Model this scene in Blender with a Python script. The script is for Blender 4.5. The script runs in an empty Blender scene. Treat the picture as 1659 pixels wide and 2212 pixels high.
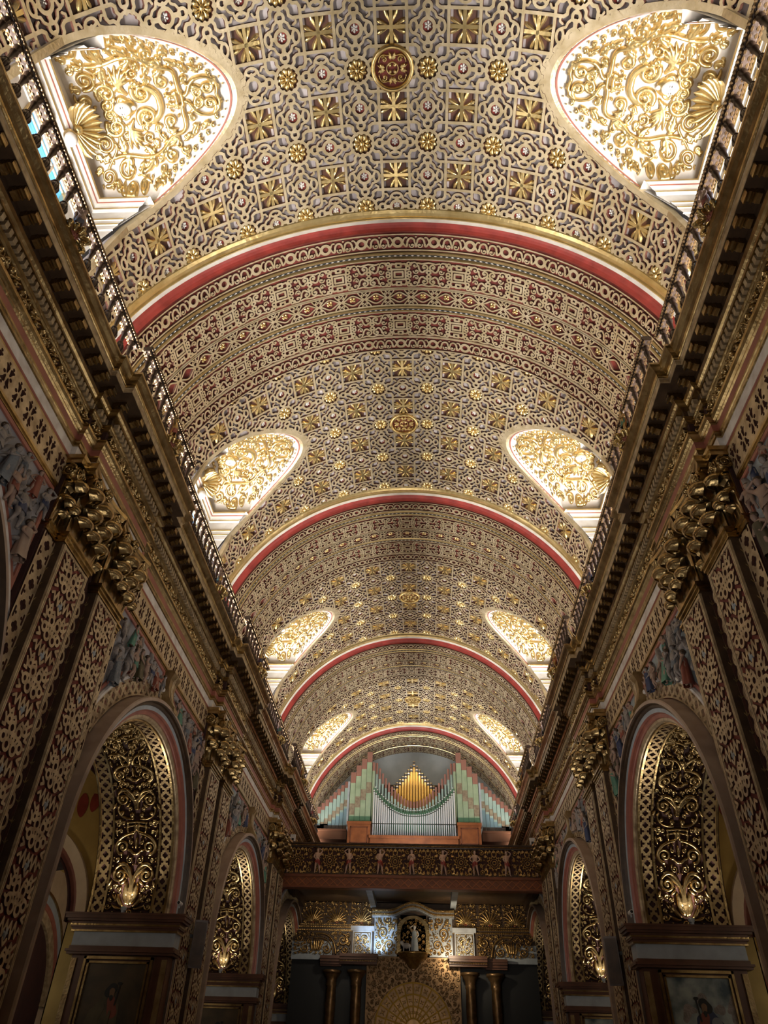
import bpy, math, random
import numpy as np
from mathutils import Matrix, Vector

PI = math.pi
SC = bpy.context.scene
COL = SC.collection
B = 8.53                                   # bay length
YM = [4.68 + B * i for i in range(4)]      # vault bay centres
YP = [8.60 + B * i for i in range(3)]      # pier centres
ZC, RV = 10.4, 5.2                         # springing height and radius of the barrel vault
WX = 4.65                                  # wall plane
ORD = ['first', 'second', 'third', 'fourth', 'fifth']
SIDE = {-1: 'left', 1: 'right'}

# ---------------------------------------------------------------- camera
def camera():
    yaw, pitch, roll, f = -0.06667555, 0.68862964, 0.03377198, 1537.99
    cy, sy, cp, sp = math.cos(yaw), math.sin(yaw), math.cos(pitch), math.sin(pitch)
    fw = Vector((sy * cp, cy * cp, sp)); r = Vector((cy, -sy, 0)); u = r.cross(fw)
    cr, sr = math.cos(roll), math.sin(roll)
    R = cr * r + sr * u; U = -sr * r + cr * u
    cam = bpy.data.cameras.new('camera'); o = bpy.data.objects.new('camera', cam); COL.objects.link(o)
    cam.sensor_fit = 'VERTICAL'; cam.sensor_height = 36; cam.lens = f * 36 / 2212
    cam.clip_start = 0.1; cam.clip_end = 200
    m = Matrix.Identity(4)
    for i in range(3):
        m[i][0] = R[i]; m[i][1] = U[i]; m[i][2] = -fw[i]
    m[0][3], m[1][3], m[2][3] = 0.4277, 0, 1.6
    o.matrix_world = m; SC.camera = o
camera()

# ---------------------------------------------------------------- materials
MATS = {}
def mat(name, col, rough=0.5, metal=0.0, col2=None, scale=6.0, bump=0.0, emit=None, estr=0.0, detail=4.0, bscale=None, contrast=0.2):
    m = bpy.data.materials.new(name); m.use_nodes = True; nt = m.node_tree
    b = nt.nodes['Principled BSDF']
    b.inputs['Base Color'].default_value = (*col, 1); b.inputs['Roughness'].default_value = rough
    b.inputs['Metallic'].default_value = metal
    if emit:
        b.inputs['Emission Color'].default_value = (*emit, 1); b.inputs['Emission Strength'].default_value = estr
    if col2 or bump:
        tc = nt.nodes.new('ShaderNodeTexCoord')
        nz = nt.nodes.new('ShaderNodeTexNoise'); nz.inputs['Scale'].default_value = scale; nz.inputs['Detail'].default_value = detail
        nt.links.new(tc.outputs['Object'], nz.inputs['Vector'])
        if col2:
            rp = nt.nodes.new('ShaderNodeValToRGB')
            rp.color_ramp.elements[0].position = 0.5 - contrast; rp.color_ramp.elements[0].color = (*col2, 1)
            rp.color_ramp.elements[1].position = 0.5 + contrast; rp.color_ramp.elements[1].color = (*col, 1)
            nt.links.new(nz.outputs['Fac'], rp.inputs['Fac']); nt.links.new(rp.outputs['Color'], b.inputs['Base Color'])
        if bump:
            n2 = nt.nodes.new('ShaderNodeTexNoise'); n2.inputs['Scale'].default_value = bscale or scale * 4; n2.inputs['Detail'].default_value = 3
            nt.links.new(tc.outputs['Object'], n2.inputs['Vector'])
            bp = nt.nodes.new('ShaderNodeBump'); bp.inputs['Strength'].default_value = bump; bp.inputs['Distance'].default_value = 0.02
            nt.links.new(n2.outputs['Fac'], bp.inputs['Height']); nt.links.new(bp.outputs['Normal'], b.inputs['Normal'])
    MATS[name] = m
    return m
mat('strap_gold', (0.62, 0.51, 0.34), 0.38, 0.6, (0.44, 0.34, 0.19), 5, 0.3)
mat('pale_gold', (0.80, 0.62, 0.30), 0.3, 0.9, (0.58, 0.41, 0.16), 4, 0.25)
mat('dark_gold', (0.52, 0.38, 0.18), 0.3, 1.0, (0.26, 0.17, 0.07), 5, 0.3)
mat('old_gold', (0.40, 0.29, 0.14), 0.42, 0.7, (0.22, 0.14, 0.06), 6, 0.3)
mat('tan_gilding', (0.62, 0.49, 0.31), 0.45, 0.35, (0.30, 0.21, 0.12), 7, 0.3)
mat('grey_plaster', (0.55, 0.49, 0.48), 0.8, 0, (0.15, 0.12, 0.12), 1.3, 0.1)
mat('white_plaster', (0.66, 0.63, 0.58), 0.8, 0, (0.50, 0.44, 0.39), 3, 0.1)
mat('red_ground', (0.22, 0.035, 0.025), 0.6, 0, (0.12, 0.02, 0.015), 3)
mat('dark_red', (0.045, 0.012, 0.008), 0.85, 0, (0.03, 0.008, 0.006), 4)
mat('strap_side', (0.10, 0.035, 0.02), 0.6, 0, (0.05, 0.02, 0.012), 6)
mat('red_paint', (0.32, 0.045, 0.035), 0.4, 0, (0.18, 0.025, 0.02), 4)
mat('rose_paint', (0.34, 0.12, 0.08), 0.5, 0, (0.24, 0.08, 0.06), 4)
mat('white_paint', (0.72, 0.70, 0.68), 0.5, 0, (0.5, 0.45, 0.42), 5)
mat('grey_blue_paint', (0.38, 0.42, 0.46), 0.5, 0, (0.27, 0.29, 0.31), 3)
mat('dark_brown', (0.075, 0.042, 0.022), 0.5, 0.1, (0.04, 0.022, 0.012), 6)
mat('dark_wood', (0.075, 0.045, 0.032), 0.35, 0.3, (0.035, 0.02, 0.013), 6, 0.2)
mat('brown_gold', (0.30, 0.19, 0.09), 0.38, 0.6, (0.14, 0.08, 0.035), 6, 0.3)
mat('organ_wood', (0.34, 0.11, 0.035), 0.35, 0, (0.2, 0.06, 0.02), 3, 0.1)
mat('flesh', (0.34, 0.23, 0.18), 0.5, 0, (0.24, 0.15, 0.11), 5)
mat('black', (0.01, 0.01, 0.01), 0.5)
mat('stone_floor', (0.22, 0.15, 0.10), 0.4, 0, (0.14, 0.09, 0.06), 1.5)
mat('ochre_plaster', (0.50, 0.34, 0.10), 0.8, 0, (0.36, 0.24, 0.07), 2)
mat('cream_plaster', (0.60, 0.46, 0.30), 0.7, 0, (0.48, 0.36, 0.24), 3)

# ---------------------------------------------------------------- objects
def link(o, parent=None):
    COL.objects.link(o)
    if parent is not None: o.parent = parent
    return o
def mk(name, V, Fs, m, parent=None, smooth=False, side=None):
    V = np.asarray(V, dtype=np.float32)
    me = bpy.data.meshes.new(name)
    Fs = [np.asarray(f, dtype=np.int32) for f in Fs if len(f)]
    tot = sum(f.size for f in Fs); n = sum(f.shape[0] for f in Fs)
    me.vertices.add(len(V)); me.vertices.foreach_set('co', V.ravel())
    me.loops.add(tot); me.polygons.add(n)
    me.loops.foreach_set('vertex_index', np.concatenate([f.ravel() for f in Fs]))
    ls = np.concatenate([np.full(f.shape[0], f.shape[1], dtype=np.int32) for f in Fs])
    st = np.concatenate([[0], np.cumsum(ls)[:-1]]).astype(np.int32)
    me.polygons.foreach_set('loop_start', st)
    me.polygons.foreach_set('use_smooth', np.full(n, smooth))
    me.update(calc_edges=True)
    me.materials.append(MATS[m] if isinstance(m, str) else m)
    if side:
        me.materials.append(MATS[side]); k = Fs[-1].shape[0]
        me.polygons.foreach_set('material_index', np.concatenate([np.zeros(n - k, dtype=np.int32), np.ones(k, dtype=np.int32)]))
    return link(bpy.data.objects.new(name, me), parent)
def tag(o, label=None, cat=None, group=None, kind=None):
    if label: o['label'] = label
    if cat: o['category'] = cat
    if group: o['group'] = group
    if kind: o['kind'] = kind
    return o
def thing(name, label, cat, loc=(0, 0, 0), rz=0, group=None, kind=None):
    o = bpy.data.objects.new(name, None); o.empty_display_size = 0.1; COL.objects.link(o)
    o.location = loc; o.rotation_euler = (0, 0, rz)
    return tag(o, label, cat, group, kind)
def kids(o):
    return [c for c in COL.objects if c.parent is o]
KIDS = {}
def dup(root, label=None, loc=None, mir=None, group=None, rz=None):
    if root.name not in KIDS:
        ks = kids(root); KIDS[root.name] = [(k, kids(k)) for k in ks]
    r = root.copy(); COL.objects.link(r)
    if loc is not None: r.location = loc
    if mir is not None: r.scale = (mir, 1, 1)
    if rz is not None: r.rotation_euler = (0, 0, rz)
    if label: r['label'] = label
    if group: r['group'] = group
    for k, gs in KIDS[root.name]:
        c = k.copy(); COL.objects.link(c); c.parent = r
        for g in gs:
            d = g.copy(); COL.objects.link(d); d.parent = c
    return r

class MB:
    def __init__(s): s.V = []; s.F = {}; s.n = 0
    def add(s, V, *Fs):
        V = np.asarray(V, dtype=np.float32)
        for f in Fs:
            f = np.asarray(f, dtype=np.int32)
            if f.size: s.F.setdefault(f.shape[1], []).append(f + s.n)
        s.V.append(V); s.n += len(V); return s
    def box(s, x0, x1, y0, y1, z0, z1):
        V = [(x, y, z) for x in (x0, x1) for y in (y0, y1) for z in (z0, z1)]
        return s.add(V, [(0, 1, 3, 2), (4, 6, 7, 5), (0, 4, 5, 1), (2, 3, 7, 6), (0, 2, 6, 4), (1, 5, 7, 3)])
    def grid(s, P, closed_u=False, closed_v=False):
        P = np.asarray(P, dtype=np.float32); nu, nv = P.shape[:2]
        I = np.arange(nu * nv).reshape(nu, nv)
        if closed_u: I = np.vstack([I, I[:1]])
        if closed_v: I = np.hstack([I, I[:, :1]])
        f = np.stack([I[:-1, :-1], I[1:, :-1], I[1:, 1:], I[:-1, 1:]], -1).reshape(-1, 4)
        return s.add(P.reshape(-1, 3), f)
    def lathe(s, prof, c=(0, 0, 0), n=16, axis='z', lobes=0, amp=0.0):
        a = np.linspace(0, 2 * PI, n, endpoint=False)
        P = np.zeros((len(prof), n, 3))
        for i, (r, z) in enumerate(prof):
            rr = r * (1 + amp * np.cos(lobes * a)) if lobes else r
            P[i, :, 0] = rr * np.cos(a); P[i, :, 1] = rr * np.sin(a); P[i, :, 2] = z
        if axis == 'x': P = P[..., [2, 0, 1]]
        if axis == 'y': P = P[..., [0, 2, 1]]
        return s.grid(P + np.array(c), closed_v=True)
    def tube(s, pts, r, n=8, flat=1.0):
        pts = np.asarray(pts, float); m = len(pts); r = np.broadcast_to(r, (m,))
        T = np.gradient(pts, axis=0); T /= np.linalg.norm(T, axis=1)[:, None] + 1e-9
        up = np.array([0, 0, 1.0])
        if abs(T[:, 2]).mean() > 0.8: up = np.array([1.0, 0, 0])
        A = np.cross(T, up); A /= np.linalg.norm(A, axis=1)[:, None] + 1e-9; Bn = np.cross(A, T)
        a = np.linspace(0, 2 * PI, n, endpoint=False)
        P = pts[:, None] + r[:, None, None] * (np.cos(a)[None, :, None] * A[:, None] + flat * np.sin(a)[None, :, None] * Bn[:, None])
        return s.grid(P, closed_v=True)
    def ball(s, c, r, n=10, sc=(1, 1, 1)):
        t = np.linspace(0.02, PI - 0.02, n // 2 + 2); a = np.linspace(0, 2 * PI, n, endpoint=False)
        P = np.stack([np.sin(t)[:, None] * np.cos(a), np.sin(t)[:, None] * np.sin(a), np.cos(t)[:, None] * np.ones(n)], -1)
        return s.grid(P * r * np.array(sc) + np.array(c), closed_v=True)
    def build(s, name, m, parent=None, smooth=False):
        return mk(name, np.concatenate(s.V), [np.concatenate(f) for f in s.F.values()], m, parent, smooth)

# ---------------------------------------------------------------- carved relief from 2-D fields
def msq(S, us, vs):
    nu, nv = S.shape; N = nu * nv
    ins = S < 0
    code = (ins[:-1, :-1] * 1 + ins[1:, :-1] * 2 + ins[1:, 1:] * 4 + ins[:-1, 1:] * 8)
    faces = {}; segs = []
    for c in range(1, 16):
        I, J = np.nonzero(code == c)
        if not len(I): continue
        cor = [I * nv + J, (I + 1) * nv + J, (I + 1) * nv + J + 1, I * nv + J + 1]
        edg = [N + I * nv + J, 2 * N + (I + 1) * nv + J, N + I * nv + J + 1, 2 * N + I * nv + J]
        tok = []; kind = []
        for k in range(4):
            a = (c >> k) & 1; b = (c >> ((k + 1) % 4)) & 1
            if a: tok.append(cor[k]); kind.append(0)
            if a != b: tok.append(edg[k]); kind.append(1)
        f = np.stack(tok, -1); faces.setdefault(f.shape[1], []).append(f)
        L = len(tok)
        if c != 15:
            for k in range(L):
                if kind[k] and kind[(k + 1) % L]: segs.append(np.stack([tok[k], tok[(k + 1) % L]], -1))
    faces = {k: np.concatenate(v) for k, v in faces.items()}
    segs = np.concatenate(segs) if segs else np.zeros((0, 2), int)
    allid = np.unique(np.concatenate([f.ravel() for f in faces.values()]))
    lut = np.full(3 * N, -1); lut[allid] = np.arange(len(allid))
    faces = [lut[f] for f in faces.values()]; segs = lut[segs]
    kind = allid // N; r = allid % N; i = r // nv; j = r % nv
    P = np.zeros((len(allid), 2)); D = np.zeros(len(allid))
    c = kind == 0; P[c, 0] = us[i[c]]; P[c, 1] = vs[j[c]]; D[c] = -S[i[c], j[c]]
    c = kind == 1; a = S[i[c], j[c]]; b = S[i[c] + 1, j[c]]; t = a / (a - b)
    P[c, 0] = us[i[c]] + t * (us[i[c] + 1] - us[i[c]]); P[c, 1] = vs[j[c]]
    c = kind == 2; a = S[i[c], j[c]]; b = S[i[c], j[c] + 1]; t = a / (a - b)
    P[c, 0] = us[i[c]]; P[c, 1] = vs[j[c]] + t * (vs[j[c] + 1] - vs[j[c]])
    return P, D, faces, segs
def relief_arrays(S, us, vs, H=0.03, round_w=0.0, base=-0.004, edge=0.35):
    P, D, faces, segs = msq(S, us, vs)
    if round_w > 0:
        q = np.clip(D / round_w, 0, 1); h = H * (edge + (1 - edge) * np.sqrt(1 - (1 - q) ** 2))
    else: h = np.full(len(P), H)
    n = len(P); UVH = np.column_stack([P, h])
    if H > 0 and len(segs):
        sv = np.unique(segs); lut = np.zeros(n, int); lut[sv] = np.arange(len(sv)) + n
        UVH = np.vstack([UVH, np.column_stack([P[sv], np.full(len(sv), base)])])
        faces = faces + [np.stack([segs[:, 1], segs[:, 0], lut[segs[:, 0]], lut[segs[:, 1]]], -1)]
    return UVH, faces
def relief(name, F, m, mapper, H=0.03, round_w=0.0, parent=None, smooth=None, base=-0.004, edge=0.35, side=None):
    U, faces = relief_arrays(F.S, F.us, F.vs, H, round_w, base, edge)
    return mk(name, mapper(U[:, 0], U[:, 1], U[:, 2]), faces, m, parent, (round_w > 0) if smooth is None else smooth, side if (side and H > 0) else None)

class Fld:
    """signed field on a grid, negative inside the ornament"""
    def __init__(s, u0, u1, v0, v1, res=0.0125, per=None):
        nu = max(2, int(round((u1 - u0) / res))); nv = max(2, int(round((v1 - v0) / res)))
        s.us = np.linspace(u0, u1, nu + 1); s.vs = np.linspace(v0, v1, nv + 1)
        s.S = np.full((nu + 1, nv + 1), 0.3); s.T = [(1, 0, 0, 1, 0, 0)]
        s.ru = (u1 - u0) / nu; s.rv = (v1 - v0) / nv; s.sub = False
    def sym(s, *ts): s.T = list(ts); return s
    def seg(s, x0, y0, x1, y1, r0, r1):
        R = max(r0, r1) + 0.06
        i0 = int((min(x0, x1) - R - s.us[0]) / s.ru); i1 = int((max(x0, x1) + R - s.us[0]) / s.ru) + 2
        j0 = int((min(y0, y1) - R - s.vs[0]) / s.rv); j1 = int((max(y0, y1) + R - s.vs[0]) / s.rv) + 2
        i0, j0 = max(i0, 0), max(j0, 0); i1, j1 = min(i1, len(s.us)), min(j1, len(s.vs))
        if i0 >= i1 or j0 >= j1: return
        U = s.us[i0:i1, None] - x0; V = s.vs[None, j0:j1] - y0
        dx, dy = x1 - x0, y1 - y0; l2 = dx * dx + dy * dy + 1e-12
        t = np.clip((U * dx + V * dy) / l2, 0, 1)
        d = np.sqrt((U - t * dx) ** 2 + (V - t * dy) ** 2) - (r0 + (r1 - r0) * t)
        w = s.S[i0:i1, j0:j1]
        if s.sub: np.maximum(w, -d, out=w)
        else: np.minimum(w, d, out=w)
    def stroke(s, pts, r):
        pts = np.asarray(pts, float); r = np.broadcast_to(r, (len(pts),))
        for a, b, c, d, e, f in s.T:
            X = a * pts[:, 0] + b * pts[:, 1] + e; Y = c * pts[:, 0] + d * pts[:, 1] + f
            for k in range(len(pts) - 1): s.seg(X[k], Y[k], X[k + 1], Y[k + 1], r[k], r[k + 1])
    def disc(s, x, y, r): s.stroke([(x, y), (x, y + 1e-4)], r)
    def ring(s, x, y, r, w, sx=1.0, n=20):
        t = np.linspace(0, 2 * PI, n + 1); s.stroke(np.column_stack([x + r * sx * np.cos(t), y + r * np.sin(t)]), w)
    def arc(s, x, y, r, a0, a1, w, w1=None, n=10):
        t = np.linspace(math.radians(a0), math.radians(a1), n)
        s.stroke(np.column_stack([x + r * np.cos(t), y + r * np.sin(t)]), np.linspace(w, w1 if w1 is not None else w, n))
    def volute(s, x, y, R, a0, turns, sg, w, n=26):
        t = np.linspace(0, 1, n); a = math.radians(a0) + sg * turns * 2 * PI * t; r = R * (1 - 0.8 * t)
        s.stroke(np.column_stack([x + r * np.cos(a), y + r * np.sin(a)]), w * (1 - 0.35 * t)); s.disc(x, y, R * 0.2 + w * 0.2)
        return (x + R * math.cos(math.radians(a0)), y + R * math.sin(math.radians(a0)))
    def leaf(s, x, y, ang, L, w, bend=0.0, n=9):
        t = np.linspace(0, 1, n); a = math.radians(ang) + bend * t
        dx = np.cumsum(np.cos(a)) * L / n; dy = np.cumsum(np.sin(a)) * L / n
        s.stroke(np.column_stack([x + dx, y + dy]), w * np.clip(np.sin(PI * (0.12 + 0.86 * t)), 0.1, 1) ** 0.8)
    def acanthus(s, x, y, ang, L, w=None, bend=0.0, lobes=3):
        w = w or L * 0.09; s.leaf(x, y, ang, L, w, bend)
        for k in range(lobes):
            t = 0.15 + 0.6 * k / lobes; a = math.radians(ang) + bend * t
            px, py = x + math.cos(a) * L * t, y + math.sin(a) * L * t
            for sg in (-1, 1):
                s.leaf(px, py, math.degrees(a) + sg * 48, L * (0.42 - 0.08 * k), w * 0.75, -sg * 0.6)
    def smooth_curve(s, P, w, w1=None, n=24):
        P = np.asarray(P, float); t = np.linspace(0, 1, n)[:, None]
        C = (1 - t) ** 3 * P[0] + 3 * (1 - t) ** 2 * t * P[1] + 3 * (1 - t) * t ** 2 * P[2] + t ** 3 * P[3]
        s.stroke(C, np.linspace(w, w1 if w1 is not None else w, n))
    def clip(s, S2): np.maximum(s.S, S2, out=s.S); return s
    def tile(s, n, m, u0, v0):
        """a periodic cell repeated n x m"""
        S = s.S[:-1, :-1]; o = Fld.__new__(Fld); T = np.tile(S, (n, m))
        T = np.vstack([T, T[:1]]); T = np.hstack([T, T[:, :1]]); o.S = T.copy()
        o.us = u0 + np.arange(T.shape[0]) * s.ru; o.vs = v0 + np.arange(T.shape[1]) * s.rv
        o.ru, o.rv, o.T, o.sub = s.ru, s.rv, [(1, 0, 0, 1, 0, 0)], False
        return o
    def crop(s, u0, u1, v0, v1):
        a = (s.us >= u0 - 1e-6) & (s.us <= u1 + 1e-6); b = (s.vs >= v0 - 1e-6) & (s.vs <= v1 + 1e-6)
        s.S = s.S[a][:, b].copy(); s.us = s.us[a]; s.vs = s.vs[b]; return s
    def edges(s, w, which='uv'):
        """a fillet of width w along the borders"""
        if 'v' in which: np.minimum(s.S, np.minimum(s.vs - s.vs[0], s.vs[-1] - s.vs)[None, :] - w, out=s.S)
        if 'u' in which: np.minimum(s.S, np.minimum(s.us - s.us[0], s.us[-1] - s.us)[:, None] - w, out=s.S)
        return s
def autofill(F, dom, sizes, seed, w=0.016, xr=None, yr=None):
    """fill the empty ground of a relief with small volutes and leaves; dom < 0 inside"""
    rnd = random.Random(seed)
    xr = xr or (F.us[0], F.us[-1]); yr = yr or (F.vs[0], F.vs[-1])
    for Rr, tries in sizes:
        for _ in range(tries):
            x, y = rnd.uniform(*xr), rnd.uniform(*yr); i, j = int((x - F.us[0]) / F.ru), int((y - F.vs[0]) / F.rv)
            if i < 0 or j < 0 or i >= len(F.us) or j >= len(F.vs) or dom[i, j] > -Rr * 0.8 or F.S[i, j] < Rr * 0.95: continue
            s0 = rnd.choice((-1, 1)); a0 = rnd.uniform(0, 360); ww = w * (0.6 + 5 * Rr)
            if Rr > 0.045:
                F.volute(x, y, Rr * 0.8, a0, 1.3, s0, ww, 18); ex, ey = x + 0.8 * Rr * math.cos(math.radians(a0)), y + 0.8 * Rr * math.sin(math.radians(a0))
                F.leaf(ex, ey, a0 - s0 * 80, Rr * 1.2, ww * 1.1, -s0 * 1.2)
            else: F.leaf(x - Rr * 0.7 * math.cos(math.radians(a0)), y - Rr * 0.7 * math.sin(math.radians(a0)), a0, Rr * 1.7, ww * 1.2, 0.6)
def per(P, Q=None):
    """shifts that make a cell of size P x Q periodic"""
    out = []
    for i in (-1, 0, 1):
        for j in ((-1, 0, 1) if Q else (0,)): out.append((1, 0, 0, 1, i * P, j * (Q or 0)))
    return out
def combine(A, Bs):
    out = []
    for a, b, c, d, e, f in A:
        for a2, b2, c2, d2, e2, f2 in Bs:
            out.append((a2 * a + b2 * c, a2 * b + b2 * d, c2 * a + d2 * c, c2 * b + d2 * d, a2 * e + b2 * f + e2, c2 * e + d2 * f + f2))
    return out
ID = (1, 0, 0, 1, 0, 0)
MX = (-1, 0, 0, 1, 0, 0)
MY = (1, 0, 0, -1, 0, 0)
MXY = (-1, 0, 0, -1, 0, 0)

def sweep(mb, plan, prof, s=1, cap=True):
    """moulding: plan = wall-face corners (depth, y) with right-angled steps, prof = (projection, z). x = s*(WX - depth - projection)"""
    n = len(plan); P = np.zeros((n, len(prof), 3))
    for i, (d, y) in enumerate(plan):
        sg = 0
        if 0 < i < n - 1:
            pd = plan[i][0] - plan[i - 1][0]; nd = plan[i + 1][0] - plan[i][0]
            st = nd if abs(nd) > 1e-6 else pd
            sg = -1 if st > 0 else 1
        for k, (p, z) in enumerate(prof): P[i, k] = (s * (WX - d - p), y + sg * p, z)
    mb.grid(P)
    return mb
# ================================================================ the barrel vault
def barrel(R, y0=0.0):
    def f(u, v, h):
        return np.column_stack([(R - h) * np.sin(u / R), v + y0, ZC + (R - h) * np.cos(u / R)])
    return f
LZ, LA, LB = 12.9, 1.35, 1.92              # lunette: springing height, half width, rise
def lunette_S(U, V, grow=0.0, cy=0.0):
    """negative inside a lunette opening on the barrel surface (u = arc length, v = y from bay centre)"""
    z = ZC + RV * np.cos(U / RV)
    a, b = LA + grow, LB + grow
    q = np.sqrt(((V - cy) / a) ** 2 + ((z - LZ) / b) ** 2) - 1
    return np.where(z > LZ, q * min(a, b), np.abs(V - cy) - a)

CELL = 1.25
def vault_cell():
    F = Fld(0, CELL, 0, CELL, 0.0125)
    T = combine([ID, MX, MY, MXY], per(CELL, CELL)); T += [(a, b, c, d, e + CELL, f + CELL) for a, b, c, d, e, f in combine([ID, MX, MY, MXY], [ID])]
    F.sym(*T); w = 0.026
    F.stroke([(0.27, -0.01), (0.27, 0.41), (0.31, 0.47), (0.38, 0.47), (0.45, 0.53)], w)
    F.stroke([(-0.01, 0.27), (0.41, 0.27), (0.47, 0.31), (0.47, 0.38), (0.53, 0.45)], w)
    F.ring(0.625, 0, 0.118, 0.028); F.ring(0, 0.625, 0.118, 0.028)
    F.ring(0.385, 0, 0.095, 0.022, sx=0.62, n=16); F.ring(0, 0.40, 0.055, 0.022, sx=1.75, n=16)
    F.stroke([(0.44, 0), (0.52, 0)], w); F.stroke([(0, 0.44), (0, 0.52)], w)
    F.ring(0.625, 0.29, 0.066, 0.025, n=16); F.ring(0.29, 0.625, 0.066, 0.025, n=16)
    F.stroke([(0.625, 0.13), (0.625, 0.23)], 0.035); F.stroke([(0.13, 0.625), (0.23, 0.625)], 0.035)
    F.stroke([(0.625, 0.35), (0.625, 0.43)], 0.03); F.stroke([(0.35, 0.625), (0.43, 0.625)], 0.03)
    F.ring(0.625, 0.625, 0.215, 0.024, n=28)
    F.stroke([(0.40, 0.11), (0.47, 0.13), (0.50, 0.20), (0.57, 0.25)], 0.02); F.stroke([(0.11, 0.40), (0.13, 0.47), (0.20, 0.50), (0.25, 0.57)], 0.02)
    F.stroke([(0.36, 0.27), (0.36, 0.20), (0.41, 0.17)], 0.018); F.stroke([(0.27, 0.36), (0.20, 0.36), (0.17, 0.41)], 0.018)
    return F
CELLF = vault_cell()
PH = 2.62                                   # half length of a vault panel
UO = 0.0
def vault_panel(parent, lunettes=True):
    # strapwork: crosses at u = 1.25 n, v = (k+1/2)*1.25
    F = CELLF.tile(12, 5, -6 * CELL, -2.5 * CELL)
    F.crop(-7.4, 7.4, -PH, PH)
    U = F.us[:, None]; V = F.vs[None, :]
    L = np.minimum(lunette_S(U, V, 0.10), 9) if lunettes else None
    if lunettes: F.clip(-L)
    F.clip(0.37 - np.sqrt(U ** 2 + V ** 2))
    F.S = np.minimum(F.S, np.maximum(PH - 0.05 - np.abs(V) + 0 * U, 0) - 0.0 + np.where(np.abs(V) > PH - 0.05, -0.01, 0.3))
    if lunettes: F.clip(-L)
    relief('strapwork', F, 'strap_gold', barrel(RV), H=0.055, parent=parent, side='strap_side')
    # ground
    G = Fld(-8.17, 8.17, -PH - 0.02, PH + 0.02, 0.05); U = G.us[:, None]; V = G.vs[None, :]
    G.S = -lunette_S(U, V, 0.0) if lunettes else G.S * 0 - 0.3
    G.S = np.clip(G.S, -0.3, 0.3) + 0 * U
    return G
def teardrops(mb, n, r0, r1, w, h, c, frame, skip=()):
    """petals: small domed drops round a centre; frame maps (a, b, h) to space"""
    for k in range(n):
        if k in skip: continue
        a = 2 * PI * (k + 0.5) / n
        t = np.linspace(0, 1, 7); s = np.linspace(-1, 1, 5)
        rr = r0 + (r1 - r0) * t; wd = w * np.sin(PI * (0.06 + 0.84 * t ** 1.5))
        A = rr[:, None] * math.cos(a) - (wd[:, None] * s) * math.sin(a)
        Bq = rr[:, None] * math.sin(a) + (wd[:, None] * s) * math.cos(a)
        Hh = h * np.sqrt(np.clip(1 - s ** 2, 0, 1))[None, :] * np.sin(PI * (0.15 + 0.7 * t))[:, None]
        P = frame(A.ravel() + c[0], Bq.ravel() + c[1], Hh.ravel() + 0.005).reshape(7, 5, 3)
        mb.grid(P)
def local(u, v, h): return np.column_stack([u, v, -h])    # flat ornament hanging below its own origin

def proto_rosette():
    mb = MB(); teardrops(mb, 9, 0.045, 0.18, 0.055, 0.06, (0, 0), local); mb.ball((0, 0, -0.03), 0.05, 10)
    return mb
def cyl_frame(u, v):
    """matrix placing a local ornament (x = arc, y = nave, -z into the room) on the barrel"""
    a = u / RV
    return Matrix.Translation((RV * math.sin(a), v, ZC + RV * math.cos(a))) @ Matrix.Rotation(a, 4, 'Y')

PROTO = {}
def build_protos():
    m = proto_rosette(); o = m.build('rosette', 'pale_gold', None, True)
    d = MB(); d.lathe([(0.0, -0.004), (0.20, -0.004), (0.205, -0.0)], (0, 0, 0), 20); o2 = d.build('rosette_ground', 'strap_side')
    c = MB(); teardrops(c, 8, 0.05, 0.29, 0.042, 0.055, (0, 0), local)
    c.box(-0.03, 0.03, -0.3, 0.3, -0.045, 0); c.box(-0.3, 0.3, -0.03, 0.03, -0.045, 0)
    o3 = c.build('cross_ornament', 'pale_gold', None, False)
    g = MB(); g.box(-0.27, 0.27, -0.27, 0.27, -0.004, 0); o4 = g.build('cross_ground', 'strap_side')
    f = MB(); teardrops(f, 6, 0.01, 0.07, 0.022, 0.02, (0, 0), local); f.ball((0, 0, -0.012), 0.02, 8)
    o5 = f.build('small_flower', 'white_plaster', None, True)
    h = MB(); h.lathe([(0.0, -0.004), (0.095, -0.004), (0.1, 0)], (0, 0, 0), 14); o6 = h.build('flower_ground', 'red_paint')
    for o in (o, o2, o3, o4, o5, o6): PROTO[o.name] = o.data; bpy.data.objects.remove(o)
build_protos()
def place(name, parent, M):
    o = bpy.data.objects.new(name, PROTO[name]); COL.objects.link(o); o.parent = parent; o.matrix_local = M
    return o

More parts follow.
